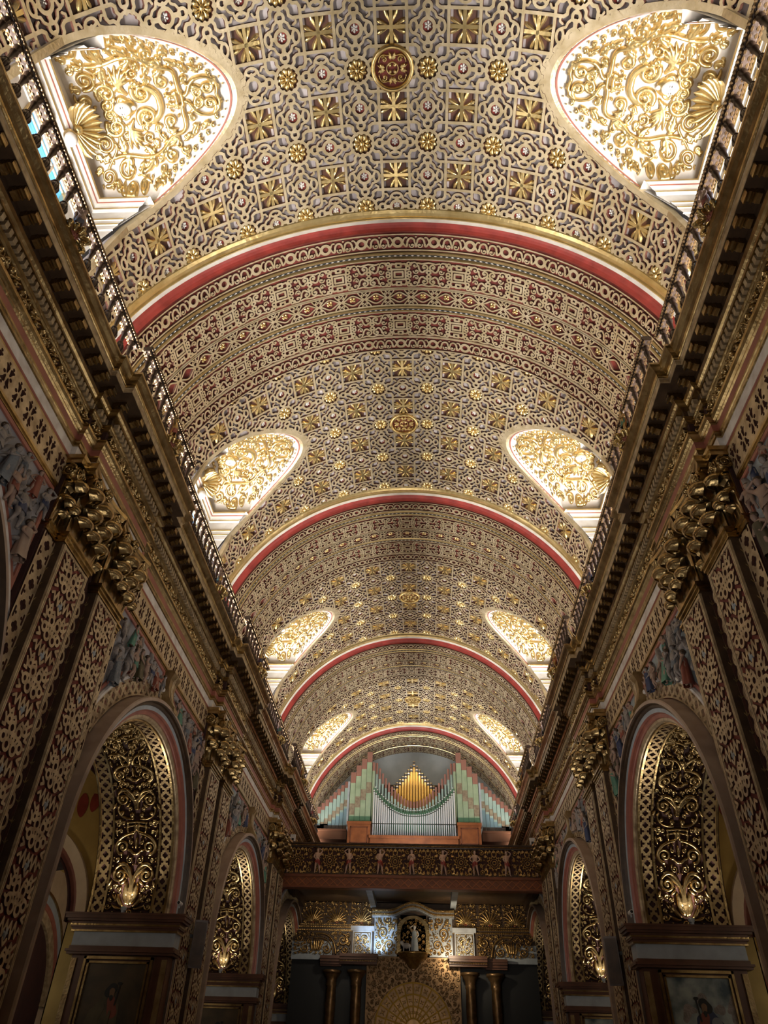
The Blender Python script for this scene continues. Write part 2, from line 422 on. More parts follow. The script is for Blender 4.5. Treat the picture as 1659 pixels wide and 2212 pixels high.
def build_vault():
    root = thing('ceiling', None, None, (0, YM[0], 0), kind='structure')
    G = vault_panel(root)
    relief('plaster_ground', G, 'grey_plaster', barrel(RV), H=0.0, parent=root, smooth=True)
    # rims of the two lunette openings
    for s in (-1, 1):
        mb = MB(); t = np.linspace(0, PI, 61)
        ys = np.concatenate([[LA], LA * np.cos(t), [-LA]]); zs = np.concatenate([[10.4], LZ + LB * np.sin(t), [10.4]])
        yo = np.concatenate([[LA + 0.105], (LA + 0.105) * np.cos(t), [-LA - 0.13]]); zo = np.concatenate([[10.4], LZ + (LB + 0.105) * np.sin(t), [10.4]])
        def pt(y, z, h):
            x = np.sqrt(np.clip((RV - h) ** 2 - (z - ZC) ** 2, 0, None)); return np.column_stack([s * x, y, z])
        P = np.stack([pt(yo, zo, -0.01), pt(yo, zo, 0.045), pt(ys, zs, 0.045), pt(ys, zs, -0.05)], 1)
        mb.grid(P); mb.build('lunette_rim', 'strap_gold', root)
    def free(u, v, r):
        z = ZC + RV * math.cos(u / RV)
        if lunette_S(np.array([u]), np.array([v]))[0] < 0.1 + r: return False
        return abs(v) < PH - 0.05 and math.hypot(u, v) > 0.36 + r
    for i in range(-5, 6):
        for j in range(-3, 3):
            u, v = i * CELL, (j + 0.5) * CELL
            if free(u, v, 0.12): place('cross_ornament', root, cyl_frame(u, v)); place('cross_ground', root, cyl_frame(u, v))
            u2, v2 = (i + 0.5) * CELL, j * CELL
            if abs(u2) < 7 and free(u2, v2, 0.12): place('rosette', root, cyl_frame(u2, v2)); place('rosette_ground', root, cyl_frame(u2, v2))
            for a, b in (((i + 0.5) * CELL, (j + 0.5) * CELL), (i * CELL, j * CELL)):
                if abs(a) < 7 and free(a, b, 0.05): place('small_flower', root, cyl_frame(a, b)); place('flower_ground', root, cyl_frame(a, b))
    return root

# ---------------------------------------------------------------- transverse arch (rib)
RIBY = 7.22 - YM[0]                         # start of a rib measured from its bay centre
STR = {}
def strip_sc():       # rings and S scrolls, width .38, period .76
    w, p = 0.38, 0.76
    F = Fld(0, p, -w / 2, w / 2, 0.01); F.sym(*combine([ID, MX], per(p))); c = 0.0
    F.sym(*(combine([ID, MX], per(p))))
    F.ring(0, 0, 0.092, 0.03, n=18)
    F.smooth_curve([(0.11, 0.02), (0.17, 0.13), (0.2, 0.1), (0.2, 0.03)], 0.018)
    F.smooth_curve([(0.2, 0.03), (0.2, -0.12), (0.34, -0.12), (0.35, -0.02)], 0.02)
    F.smooth_curve([(0.11, -0.02), (0.13, -0.1), (0.17, -0.12), (0.19, -0.1)], 0.016)
    F.volute(0.30, 0.07, 0.06, 200, 1.1, -1, 0.014, 16)
    F.volute(0.16, 0.075, 0.035, -60, 0.8, 1, 0.012, 10)
    F.stroke([(0.35, -0.02), (0.38, 0.1)], 0.016); F.disc(0.38, -0.12, 0.02)
    F.edges(0.028, 'v'); return F
def strip_wide():     # interlaced frames and rings, width .66, period 1.3
    p = 1.3; F = Fld(0, p, -0.33, 0.33, 0.0085)
    F.sym(*combine([ID, MX, MY, MXY], per(p))); w = 0.021
    F.stroke([(0.0, 0.06), (0.09, 0.06), (0.09, 0)], w); F.stroke([(0, 0.12), (0.15, 0.12), (0.15, 0.0)], w)
    F.stroke([(0, 0.26), (0.05, 0.26), (0.05, 0.18), (0.0, 0.18)], w); F.stroke([(0.05, 0.24), (0.14, 0.25), (0.17, 0.19)], w)
    F.ring(0.2, 0.15, 0.04, 0.018, n=12); F.ring(0.22, 0.25, 0.035, 0.017, n=12); F.ring(0.23, 0.035, 0.036, 0.017, n=12)
    F.volute(0.35, 0.215, 0.085, 180, 1.1, -1, 0.017, 18); F.volute(0.38, 0.075, 0.062, 180, 1.1, 1, 0.015, 16)
    F.smooth_curve([(0.43, 0.2), (0.44, 0.08), (0.5, 0.02), (0.56, 0.08)], 0.02)
    F.volute(0.56, 0.17, 0.08, -90, 1.2, 1, 0.02, 18); F.stroke([(0.42, 0.27), (0.5, 0.25), (0.65, 0.28)], 0.018)
    F.stroke([(0.65, 0), (0.60, 0.05), (0.65, 0.1)], 0.018); F.stroke([(0.27, 0.28), (0.36, 0.28)], 0.016)
    return F
def strip_loz():      # crossing diagonals with small spirals, width .42, period .52
    p = 0.52; F = Fld(0, p, -0.20, 0.20, 0.01); F.sym(*combine([ID, MX, MY, MXY], per(p)))
    F.smooth_curve([(0.0, 0.12), (0.08, 0.12), (0.16, 0.0), (0.26, 0.0)], 0.016)
    F.smooth_curve([(0.12, 0.17), (0.16, 0.1), (0.2, 0.06), (0.26, 0.0)], 0.014)
    F.volute(0.21, 0.115, 0.045, 90, 1.1, -1, 0.012, 14)
    F.edges(0.022, 'v'); return F
def rib_map(h0, vc):
    def f(u, v, h):
        R = RV - h0 - h; a = u / (RV - h0)
        return np.column_stack([R * np.sin(a), vc + v, ZC + R * np.cos(a)])
    return f
RIB_PROF = [(0.0, -0.02), (0.02, 0.03), (0.06, 0.07), (0.11, 0.085), (0.13, 0.085), (0.13, 0.11), (0.2, 0.11), (0.2, 0.13)]
def build_rib(label):
    t = thing('transverse_arch', label, 'arch', (0, YM[0] + RIBY, 0), group='transverse arches of the vault')
    ang = np.linspace(-PI / 2, PI / 2, 97)
    def prof(name, pts, m):
        P = np.zeros((len(ang), len(pts), 3))
        for k, (v, h) in enumerate(pts):
            P[:, k, 0] = (RV - h) * np.sin(ang); P[:, k, 1] = v; P[:, k, 2] = ZC + (RV - h) * np.cos(ang)
        mb = MB(); mb.grid(P); return mb.build(name, m, t, False)
    H1, H2 = 0.27, 0.31
    prof('gilt_moulding', [(0.0, -0.03), (0.0, 0.03), (0.03, 0.07), (0.09, 0.09), (0.15, 0.085), (0.17, 0.07), (0.19, 0.1), (0.21, 0.1)], 'pale_gold')
    prof('white_fillet', [(0.21, 0.10), (0.235, 0.13), (0.25, 0.15)], 'white_plaster')
    prof('red_moulding', [(0.25, 0.15), (0.30, 0.16), (0.345, 0.19), (0.375, 0.235), (0.385, H1)], 'red_paint')
    prof('red_band', [(0.385, H1), (0.83, H1)], 'red_ground')
    prof('dark_moulding', [(0.83, H1), (0.84, H1 + 0.03), (0.87, H1 + 0.05), (0.93, H1 + 0.05), (0.96, H2)], 'old_gold')
    prof('red_band', [(0.96, H2), (2.12, H2)], 'red_ground')
    prof('dark_moulding', [(2.12, H2), (2.13, H2 + 0.03), (2.16, H2 + 0.05), (2.22, H2 + 0.05), (2.25, H2 - 0.01)], 'old_gold')
    prof('red_band', [(2.25, H2 - 0.01), (3.38, H1), (3.38, -0.03)], 'red_ground')
    for v, h in ((0.835, H1 + 0.035), (0.95, H2 + 0.02), (2.125, H2 + 0.035), (2.24, H2 + 0.02)):
        mb = MB(); a = ang; R = RV - h
        mb.tube(np.column_stack([R * np.sin(a), np.full(len(a), v), ZC + R * np.cos(a)]), 0.016, 5); mb.build('gilt_bead', 'pale_gold', t)
    for v0, hh in ((0.90, H1 + 0.052), (2.19, H2 + 0.052)):
        R = RV - hh; mb = MB(); P = np.stack([np.column_stack([R * np.sin(ang), np.full(97, v0 + q), ZC + R * np.cos(ang)]) for q in (-0.02, 0.02)], 1); mb.grid(P); mb.build('dark_line', 'black', t)
        mb = MB(); R -= 0.003
        for k in range(110):
            a = -1.35 + 2.7 * k / 109; da = 0.0075
            mb.add([(R * math.sin(q), v0 + y, ZC + R * math.cos(q)) for q, y in ((a - da, 0), (a, -0.012), (a + da, 0), (a, 0.012))], [(0, 1, 2, 3)])
        tag(mb.build('painted_dashes', 'white_paint', t), kind='stuff')
    def lay(name, F, p, h0, vc, m, H=0.045):
        half = 7.0; n = int(2 * half / p) // 2 * 2
        G = F.tile(n, 1, -n * p / 2, F.vs[0]); G.S = G.S[:, :len(F.vs)]; G.vs = F.vs
        # restore the last row that tiling dropped
        G.S = np.hstack([np.tile(F.S[:-1, :-1], (n, 1)), np.tile(F.S[:-1, -1:], (n, 1))]); G.S = np.vstack([G.S, G.S[:1]])
        relief(name, G, m, rib_map(h0, vc), H=H, parent=t, side='strap_side')
    sc, wd, lz = strip_sc(), strip_wide(), strip_loz()
    lay('scroll_strip', sc, 0.76, H1, 0.60, 'strap_gold'); lay('strapwork_strip', wd, 1.3, H2, 1.32, 'strap_gold')
    lay('lozenge_strip', lz, 0.52, H2, 1.88, 'strap_gold'); lay('strapwork_strip', wd, 1.3, H2 - 0.02, 2.62, 'strap_gold')
    lay('scroll_strip', sc, 0.76, H1 + 0.01, 3.15, 'strap_gold')
    # the short flat fillets between the strips
    for v, w, h in ((1.67, 0.02, H2), (2.095, 0.015, H2), (0.98, 0.012, H2), (2.27, 0.012, H2), (2.955, 0.012, H1 + 0.02)):
        mb = MB(); a = ang; pts = [(v - w, h), (v - w, h + 0.03), (v + w, h + 0.03), (v + w, h)]
        P = np.zeros((len(a), 4, 3))
        for k, (vv, hh) in enumerate(pts): P[:, k, 0] = (RV - hh) * np.sin(a); P[:, k, 1] = vv; P[:, k, 2] = ZC + (RV - hh) * np.cos(a)
        mb.grid(P); mb.build('fillet', 'strap_gold', t)
    fl = MB(); teardrops(fl, 4, 0.01, 0.075, 0.035, 0.03, (0, 0), local); fl.ball((0, 0, -0.03), 0.02, 8)
    f0 = fl.build('flower', 'pale_gold', None, True); PROTO['flower'] = f0.data; bpy.data.objects.remove(f0)
    R = RV - H2
    for k in range(-9, 10):
        a = k * 0.52 / R * 1.0
        place('flower', t, Matrix.Translation((R * math.sin(a), 1.88, ZC + R * math.cos(a))) @ Matrix.Rotation(a, 4, 'Y'))
    return t
# ================================================================ human figures (skinned skeletons)
def skin_mesh(name, joints, bones, radii, sub=1):
    me = bpy.data.meshes.new(name); me.from_pydata(joints, bones, []); o = bpy.data.objects.new(name, me); COL.objects.link(o)
    sk = o.modifiers.new('s', 'SKIN'); sk.use_smooth_shade = True
    for i, r in enumerate(radii):
        me.skin_vertices[0].data[i].radius = (r, r)
    me.skin_vertices[0].data[0].use_root = True
    o.modifiers.new('u', 'SUBSURF').levels = sub
    o.modifiers['u'].render_levels = sub
    dg = bpy.context.evaluated_depsgraph_get(); e = o.evaluated_get(dg)
    m2 = bpy.data.meshes.new_from_object(e); bpy.data.objects.remove(o); bpy.data.meshes.remove(me)
    for p in m2.polygons: p.use_smooth = True
    return m2
def figure_meshes(key, armL, armR, legL=0.0, legR=0.06, twist=0.0, child=True, sit=0.0):
    """one-metre standing figure facing -y; arms given as (elbow, wrist) offsets from the shoulder"""
    hd = 0.085 if child else 0.07
    J = []; R = []; E = []
    def j(x, y, z, r, par=None):
        J.append((x, y, z)); R.append(r)
        if par is not None: E.append((par, len(J) - 1))
        return len(J) - 1
    p = j(0, 0, 0.50, 0.085); b = j(0.01, -0.015, 0.60, 0.08, p); c = j(0.0, 0, 0.71, 0.088, b); n = j(0, 0, 0.80, 0.036, c)
    h1 = j(0.005, -0.012, 0.86, 0.058, n); h2 = j(0.01, -0.015, 0.93, 0.066, h1); j(0.01, -0.01, 0.985, 0.03, h2)
    for sg, arm in ((-1, armL), (1, armR)):
        s = j(sg * 0.105, 0, 0.755, 0.042, c)
        e = j(sg * 0.105 + arm[0][0], arm[0][1], 0.755 + arm[0][2], 0.031, s)
        w = j(sg * 0.105 + arm[1][0], arm[1][1], 0.755 + arm[1][2], 0.02, e)
        dx, dy, dz = (J[w][k] - J[e][k] for k in range(3)); L = math.sqrt(dx * dx + dy * dy + dz * dz) or 1; dx, dy, dz = dx / L, dy / L, dz / L
        pm = j(J[w][0] + dx * 0.035, J[w][1] + dy * 0.035, J[w][2] + dz * 0.035, 0.017, w)
        for q in (-0.015, 0.0, 0.015): j(J[pm][0] + dx * 0.03 + q, J[pm][1] + dy * 0.03, J[pm][2] + dz * 0.03 + q * 0.5, 0.006, pm)
        j(J[w][0] + dx * 0.03 + 0.02 * sg, J[w][1] - 0.018, J[w][2] + dz * 0.02, 0.006, w)
    for sg, lg in ((-1, legL), (1, legR)):
        hp = j(sg * 0.05, 0, 0.45, 0.07, p); k = j(sg * 0.058 + lg * 0.5, -0.03 - lg * 0.6 - sit * 0.2, 0.26 + sit * 0.2, 0.045, hp)
        a = j(sg * 0.055 + lg, 0.01 - sit * 0.2, 0.05, 0.024, k); j(sg * 0.065 + lg, -0.06 - sit * 0.2, 0.02, 0.022, a)
    body = skin_mesh('figure_' + key, J, E, R)
    body.materials.clear()
    return body
FIG = {}
def build_fig_protos():
    A = {'akimbo': (((0.12, 0.02, -0.12), (0.03, -0.06, -0.2)), ((0.12, 0.0, -0.14), (0.02, -0.05, -0.22)), 0.0, 0.07),
         'raise': (((-0.09, -0.02, 0.12), (0.06, -0.02, 0.2)), ((0.06, -0.03, -0.14), (-0.02, -0.09, -0.22)), -0.06, 0.03),
         'fold': (((-0.05, -0.02, -0.16), (0.09, -0.09, -0.08)), ((0.05, -0.02, -0.16), (-0.08, -0.1, -0.06)), 0.0, 0.05),
         'reach': (((-0.14, -0.06, 0.0), (-0.24, -0.1, 0.06)), ((0.12, -0.05, -0.1), (0.2, -0.12, -0.02)), 0.0, 0.1)}
    for k, v in A.items():
        aL = v[0] if k != 'akimbo' else ((-0.12, 0.02, -0.12), (-0.03, -0.06, -0.2))
        FIG[k] = figure_meshes(k, aL, v[1], v[2], v[3])
build_fig_protos()
def cloth_mesh(z0, z1, r0, r1, n=18, wob=0.012, slant=0.0, seed=1):
    rnd = random.Random(seed); ph = [rnd.random() * 6 for _ in range(4)]
    mb = MB(); a = np.linspace(0, 2 * PI, n, endpoint=False); t = np.linspace(0, 1, 8)
    P = np.zeros((8, n, 3))
    for i, q in enumerate(t):
        r = r0 + (r1 - r0) * q; w = r * (1 + (0.06 + 0.12 * (1 - abs(q - .5))) * np.sin(5 * a + ph[0] + q * 2) * (0.3 + q))
        P[i, :, 0] = w * np.cos(a); P[i, :, 1] = 0.8 * w * np.sin(a) - 0.01; P[i, :, 2] = z1 + (z0 - z1) * q + slant * np.cos(a) * 0.06
    mb.grid(P, closed_v=True); return mb
def make_figure(name, pose, label, cat, h, flesh='flesh', cloth='red_paint', long=False, parent=None, group=None, hair='dark_brown', stand=True):
    if parent is None: t = thing(name, label, cat, group=group)
    else:
        t = bpy.data.objects.new(name, None); link(t, parent)
    me = FIG[pose].copy(); me.materials.append(MATS[flesh]); me.transform(Matrix.Scale(h, 4))
    link(bpy.data.objects.new('body', me), t)
    mb = cloth_mesh(0.03 if long else 0.36, 0.74 if long else 0.54, 0.105, 0.15 if long else 0.115, slant=0.0 if long else 1.0, seed=len(name) + int(h * 100))
    o = mb.build('robe' if long else 'loincloth', cloth, t, True); o.data.transform(Matrix.Scale(h, 4))
    mb = MB(); mb.ball((0.01, 0.012, 0.945), 0.074, 12, (1, 1, 0.95)); mb.ball((-0.045, 0.01, 0.91), 0.035, 8); mb.ball((0.06, 0.01, 0.91), 0.035, 8)
    o = mb.build('hair', hair, t, True); o.data.transform(Matrix.Scale(h, 4))
    return t

# ================================================================ scroll fields used in several places
def scroll_fill(F, inside, seed, Rs, tries=400, w=0.02, gap=0.02, leafy=True, mirror=False):
    """pack volutes of falling size, each with leaves round it"""
    rnd = random.Random(seed); placed = []
    x0, x1, y0, y1 = F.us[0], F.us[-1], F.vs[0], F.vs[-1]
    for R in Rs:
        for _ in range(tries):
            x, y = rnd.uniform(x0 + R, x1 - R), rnd.uniform(y0 + R, y1 - R)
            if not inside(x, y, R): continue
            if any((x - a) ** 2 + (y - b) ** 2 < (R + c + gap) ** 2 * 0.92 for a, b, c in placed): continue
            placed.append((x, y, R)); a0 = rnd.uniform(0, 360); sg = rnd.choice((-1, 1)); ww = w * (0.55 + 0.45 * R / Rs[0])
            if R > Rs[-1] * 1.15:
                F.volute(x, y, R * 0.8, a0, 1.35, sg, ww, 24)
                ex, ey = x + 0.8 * R * math.cos(math.radians(a0)), y + 0.8 * R * math.sin(math.radians(a0))
                F.leaf(ex, ey, a0 - sg * 90, R * 0.8, ww * 1.4, -sg * 1.2)
                if leafy:
                    for k in range(4):
                        a = a0 + sg * (50 + 75 * k); px, py = x + 0.8 * R * math.cos(math.radians(a)), y + 0.8 * R * math.sin(math.radians(a))
                        F.leaf(px, py, a + sg * 60, R * 0.42, ww * 1.1, sg * 1.3)
            else:
                F.acanthus(x - R * 0.7 * math.cos(math.radians(a0)), y - R * 0.7 * math.sin(math.radians(a0)), a0, R * 1.5, ww * 1.3, rnd.uniform(-1, 1), 2)
    return placed

# ================================================================ lunettes
WALLX = 5.22
def lun_z(X, Y):
    a = np.clip(np.abs(Y) / LA, 0, 0.999); zr = LZ + LB * np.sqrt(1 - a ** 2)
    xr = np.sqrt(np.clip(RV ** 2 - (zr - ZC) ** 2, 0, None))
    zw = 13.42 + 0.62 * np.sqrt(1 - a ** 2)
    t = np.clip((X - xr) / np.maximum(WALLX - xr, 0.05), 0, 1)
    return zr + (zw - zr) * t ** 1.15, xr, zr
def lun_map(u, v, h):      # u = Y, v = X(positive)
    z, _, _ = lun_z(v, u); e = 0.01
    zx = (lun_z(v + e, u)[0] - z) / e; zy = (lun_z(v, np.clip(u + e, -1.34, 1.34))[0] - lun_z(v, np.clip(u - e, -1.34, 1.34))[0]) / (2 * e)
    zx = np.clip(zx, -2, 2); zy = np.clip(zy, -2.5, 2.5)
    n = np.column_stack([zx, zy, -np.ones(len(u))]); n /= np.linalg.norm(n, axis=1)[:, None]
    return np.column_stack([v, u, z]) + n * h[:, None]
def lun_dom(F, grow=0.0):
    U = F.us[:, None]; V = F.vs[None, :]
    _, xr, zr = lun_z(V, U)
    return np.maximum(np.maximum(xr + grow - V, V - (WALLX - grow * 0.6)), np.abs(U) - 1.27 + grow * 0.3 + 0 * V)
def shell_mesh(R=0.42, n=11):
    mb = MB()
    for k in range(n):
        a = PI * 1.15 * (k + 0.5) / n - PI * 0.075; t = np.linspace(0, 1, 11); s = np.linspace(-1, 1, 7)
        r = 0.05 + (R - 0.05) * t; wd = (PI * 1.15 * R / n * 0.52) * (0.12 + 0.88 * t) * np.sqrt(np.clip(1 - np.clip((t - 0.82) / 0.18, 0, 1) ** 2, 0.02, 1))
        A = r[:, None] * math.cos(a) - (wd[:, None] * s) * math.sin(a); C = r[:, None] * math.sin(a) + (wd[:, None] * s) * math.cos(a)
        D = 0.075 * np.sqrt(1 - s ** 2 * 0.98)[None, :] * (0.25 + t)[:, None] + 0.14 * (t ** 2)[:, None]
        mb.grid(np.stack([D, A, C], -1))
    mb.ball((0.05, 0, 0.02), 0.08, 10); return mb
def build_lunette():
    """right-hand lunette, origin on the nave axis at the bay centre"""
    t = thing('lunette', 'x', 'lunette', (0, YM[0], 0))
    G = Fld(-1.30, 1.30, 2.6, WALLX + 0.01, 0.04); G.S = lun_dom(G, -0.02)
    relief('white_ground', G, 'white_plaster', lun_map, H=0.0, parent=t, smooth=True)
    F = Fld(-1.27, 1.27, 2.68, WALLX, 0.0115); F.sym(ID, MX); w = 0.034
    # main composition: face with wings, C-scrolls, branching stems
    F.smooth_curve([(0.0, 3.0), (0.2, 2.9), (0.36, 3.05), (0.28, 3.3)], 0.028)
    F.smooth_curve([(0.28, 3.3), (0.2, 3.45), (0.08, 3.42), (0.05, 3.5)], 0.034); F.stroke([(0, 3.56), (0.11, 3.56)], 0.03); F.stroke([(0, 3.65), (0.13, 3.65)], 0.03)
    F.volute(0.19, 4.16, 0.15, 60, 1.5, 1, 0.045); F.smooth_curve([(0.0, 3.92), (0.1, 3.9), (0.22, 3.96), (0.27, 4.08)], 0.055)
    F.volute(0.27, 4.68, 0.15, 120, 1.6, -1, 0.042)
    for k in range(6): F.leaf(0.15 + 0.02 * k, 4.34 + 0.05 * k, 20 - 17 * k + 24, 0.54 - 0.035 * k, 0.042, -0.85)
    F.smooth_curve([(0.1, 3.58), (0.3, 3.62), (0.5, 3.5), (0.52, 3.72)], 0.034)
    F.smooth_curve([(0.52, 3.72), (0.56, 3.95), (0.72, 3.9), (0.78, 4.15)], 0.034)
    F.smooth_curve([(0.78, 4.15), (0.82, 4.4), (0.66, 4.55), (0.72, 4.8)], 0.034)
    for x, y, a, L, b in ((0.36, 3.2, 20, 0.2, 0.8), (0.4, 3.35, 60, 0.22, -0.8), (0.5, 3.5, 20, 0.2, 1), (0.53, 3.72, 30, 0.24, 0.8), (0.53, 3.75, 150, 0.2, -0.8), (0.6, 3.9, 110, 0.2, 1), (0.72, 3.98, 10, 0.2, 0.9), (0.78, 4.15, 20, 0.26, 0.9), (0.78, 4.15, 160, 0.24, -1), (0.8, 4.35, 0, 0.22, 0.8), (0.7, 4.55, 30, 0.3, -0.6), (0.7, 4.6, 150, 0.28, 0.6), (0.05, 3.62, 60, 0.2, 1)):
        F.acanthus(x, y, a, L * 1.1, L * 0.17, b, 2)
    F.volute(0.92, 4.62, 0.15, 180, 1.5, -1, 0.03); F.volute(0.5, 4.92, 0.15, 160, 1.6, 1, 0.034); F.volute(0.98, 4.96, 0.13, 20, 1.5, -1, 0.03)
    F.volute(0.5, 4.2, 0.09, 0, 1.4, 1, 0.02); F.volute(0.44, 4.55, 0.1, 200, 1.4, -1, 0.02); F.volute(0.68, 3.75, 0.07, 90, 1.3, 1, 0.018); F.volute(0.95, 4.35, 0.08, 0, 1.3, 1, 0.018)
    F.volute(0.35, 4.75, 0.09, 90, 1.3, 1, 0.02); F.smooth_curve([(0.5, 4.77), (0.6, 4.7), (0.66, 4.8), (0.86, 4.94)], 0.022)
    # border of small spirals following the rim
    for k in range(1, 15):
        y = 1.2 * math.sin(k / 15 * PI / 2 * 1.02); x = float(lun_z(np.array([5.0]), np.array([y]))[1][0]) + 0.14
        if x < 4.95:
            F.T = [ID, MX]; F.volute(y * 0.94, x + 0.05, 0.045, 200, 1.2, -1, 0.014, 12); F.disc(y * 0.94 + 0.02, x - 0.035, 0.014)
    rnd = random.Random(11); q = [(0.12, 240), (0.085, 500), (0.06, 900), (0.04, 1200)]
    dom = lun_dom(F, 0.10)
    for Rr, tries in q:
        for _ in range(tries):
            y, x = rnd.uniform(0.05, 1.2), rnd.uniform(2.9, 5.1)
            i, j = int((y - F.us[0]) / F.ru), int((x - F.vs[0]) / F.rv)
            if dom[i, j] > -Rr * 0.7 or F.S[i, j] < Rr * 0.95: continue
            s0 = rnd.choice((-1, 1)); a0 = rnd.uniform(0, 360)
            if Rr > 0.05:
                F.volute(y, x, Rr * 0.8, a0, 1.3, s0, 0.018 + Rr * 0.14, 18); ex, ey = y + 0.8 * Rr * math.cos(math.radians(a0)), x + 0.8 * Rr * math.sin(math.radians(a0))
                F.leaf(ex, ey, a0 - s0 * 80, Rr * 1.6, 0.028, -s0 * 1.2); F.leaf(ex, ey, a0 - s0 * 40, Rr * 1.2, 0.024, -s0 * 0.6); F.leaf(ex, ey, a0 - s0 * 120, Rr * 1.2, 0.022, -s0)
            else: F.leaf(y - 0.03, x, a0, 0.07, 0.018, 0.9)
    F.clip(lun_dom(F, 0.07))
    relief('gilded_scrollwork', F, 'pale_gold', lun_map, H=0.08, round_w=0.032, parent=t)
    # cherub face on the vault of the lunette
    def at(y, x, h): return lun_map(np.array([float(y)]), np.array([float(x)]), np.array([h]))[0]
    mb = MB(); c = at(0, 4.50, 0.06); mb.ball(c, 0.13, 14, (1.15, 0.85, 0.9)); mb.ball(c + np.array([0.0, 0, -0.115]), 0.024, 8, (1.6, 0.8, 1)); mb.ball(c + np.array([-0.12, 0, 0.02]), 0.06, 8, (2, 0.8, 0.8))
    f = mb.build('cherub_face', 'white_paint', t, True)
    mb = MB()
    for sy in (-1, 1): mb.ball(c + np.array([-0.0, sy * 0.045, -0.103]), 0.014, 6, (0.6, 1.6, 1)); mb.ball(c + np.array([-0.035, sy * 0.045, -0.10]), 0.008, 6, (0.6, 3, 1)); 
    mb.ball(c + np.array([0.055, 0, -0.10]), 0.012, 6, (0.6, 2.4, 1)); mb.build('features', 'dark_brown', f)
    mb = MB(); mb.ball(c + np.array([-0.03, 0, 0.06]), 0.155, 12, (1.15, 0.95, 0.8)); mb.build('hair', 'pale_gold', f, True)
    # rose inner border line
    mb = MB(); ys = np.linspace(-1.27, 1.27, 61); pr = np.stack([lun_map(ys, np.clip(lun_z(ys * 0 + 4, ys)[1] + q, 2.6, WALLX), ys * 0 + h) for q, h in ((0.0, 0.012), (0.035, 0.012))], 1)
    mb.grid(pr); mb.build('rose_border', 'rose_paint', t)
    # side walls and window wall
    for sy in (-1, 1):
        W = Fld(3.2, WALLX, 10.2, 13.6, 0.05); U = W.us[:, None]; V = W.vs[None, :]
        W.S = np.sqrt(np.clip(RV ** 2 - (V - ZC) ** 2, 0, None)) - U
        relief('reveal_wall', W, 'white_plaster', lambda u, v, h, sy=sy: np.column_stack([u, np.full(len(u), sy * 1.29), v]), H=0.0, parent=t)
        Q = Fld(3.9, WALLX - 0.02, 12.0, 12.7, 0.012); Q.S[:] = 0.3
        for kx, kz, R in ((4.35, 12.35, 0.12), (4.75, 12.3, 0.14), (5.05, 12.42, 0.1), (4.55, 12.55, 0.07)): Q.volute(kx, kz, R, 200, 1.5, 1 if kx < 4.6 else -1, 0.026)
        for kx in (4.3, 4.6, 4.9): Q.acanthus(kx, 12.1, 60, 0.24, 0.024, 0.6, 2)
        Q.clip(np.sqrt(np.clip(RV ** 2 - (Q.vs[None, :] - ZC) ** 2, 0, None)) + 0.1 - Q.us[:, None])
        relief('reveal_scrollwork', Q, 'pale_gold', lambda u, v, h, sy=sy: np.column_stack([u, sy * (1.29 - h), v]), H=0.03, round_w=0.025, parent=t)
    W = Fld(-1.30, 1.30, 10.2, 14.05, 0.05); U = W.us[:, None]; V = W.vs[None, :]
    hole = np.maximum(np.abs(U) - 0.66, np.abs(V - 12.0) - 1.06)
    W.S = np.maximum(np.maximum(np.abs(U) - 1.295, V - 14.03) + 0 * U, -hole)
    relief('window_wall', W, 'white_plaster', lambda u, v, h: np.column_stack([np.full(len(u), WALLX + 0.0), u, v]), H=0.0, parent=t)
    prof = [(0.0, 12.66), (0.03, 12.66), (0.03, 12.78), (0.05, 12.8), (0.05, 12.9), (0.07, 12.92), (0.04, 12.95), (0.04, 13.2), (0.09, 13.24), (0.1, 13.3), (0.13, 13.36), (0.17, 13.42), (0.17, 13.47), (0.0, 13.5)]
    def ucorn(name, pr, m):
        for sy in (-1, 1):
            mb = MB(); P = np.zeros((2, len(pr), 3))
            for k, (p, z) in enumerate(pr):
                xs = math.sqrt(RV ** 2 - (z - ZC) ** 2)
                P[0, k] = (xs - 0.02, sy * (1.29 - p), z); P[1, k] = (WALLX - p, sy * (1.29 - p), z)
            mb.grid(P)
            if sy == 1:
                P = np.zeros((2, len(pr), 3))
                for k, (p, z) in enumerate(pr): P[0, k] = (WALLX - p, -(1.29 - p), z); P[1, k] = (WALLX - p, 1.29 - p, z)
                mb.grid(P)
            o = mb.build(name, m, t)
    ucorn('cornice', prof, 'white_plaster')
    for z, p in ((12.80, 0.052), (12.92, 0.072), (13.24, 0.092), (13.37, 0.133), (13.45, 0.172)):
        ucorn('gilt_fillet', [(p, z - 0.02), (p + 0.012, z), (p, z + 0.025)], 'pale_gold' if z != 13.37 else 'rose_paint')
    # window
    wf = MB()
    for y0, y1, z0, z1 in ((-0.72, -0.62, 10.9, 13.1), (0.62, 0.72, 10.9, 13.1), (-0.72, 0.72, 13.0, 13.12), (-0.72, 0.72, 10.86, 10.96)): wf.box(WALLX - 0.05, WALLX + 0.05, y0, y1, z0, z1)
    win = wf.build('window_frame', 'pale_gold', t)
    mb = MB()
    for k in range(5): mb.box(WALLX + 0.02, WALLX + 0.05, -0.62, 0.62, 11.2 + 0.36 * k, 11.235 + 0.36 * k)
    for y in (-0.21, 0.21): mb.box(WALLX + 0.02, WALLX + 0.05, y - 0.018, y + 0.018, 10.9, 13.05)
    mb.build('glazing_bars', 'cream_plaster', win)
    mb = MB(); mb.box(WALLX + 0.06, WALLX + 0.07, -0.66, 0.66, 10.9, 13.05); mb.build('window_pane', 'sky_pane', win)
    o = shell_mesh(0.4, 13).build('shell', 'pale_gold', t, True); o.data.transform(Matrix.Translation((WALLX - 0.16, 0, 13.46)) @ Matrix.Rotation(PI, 4, 'Z') @ Matrix.Rotation(math.radians(25), 4, 'Y'))
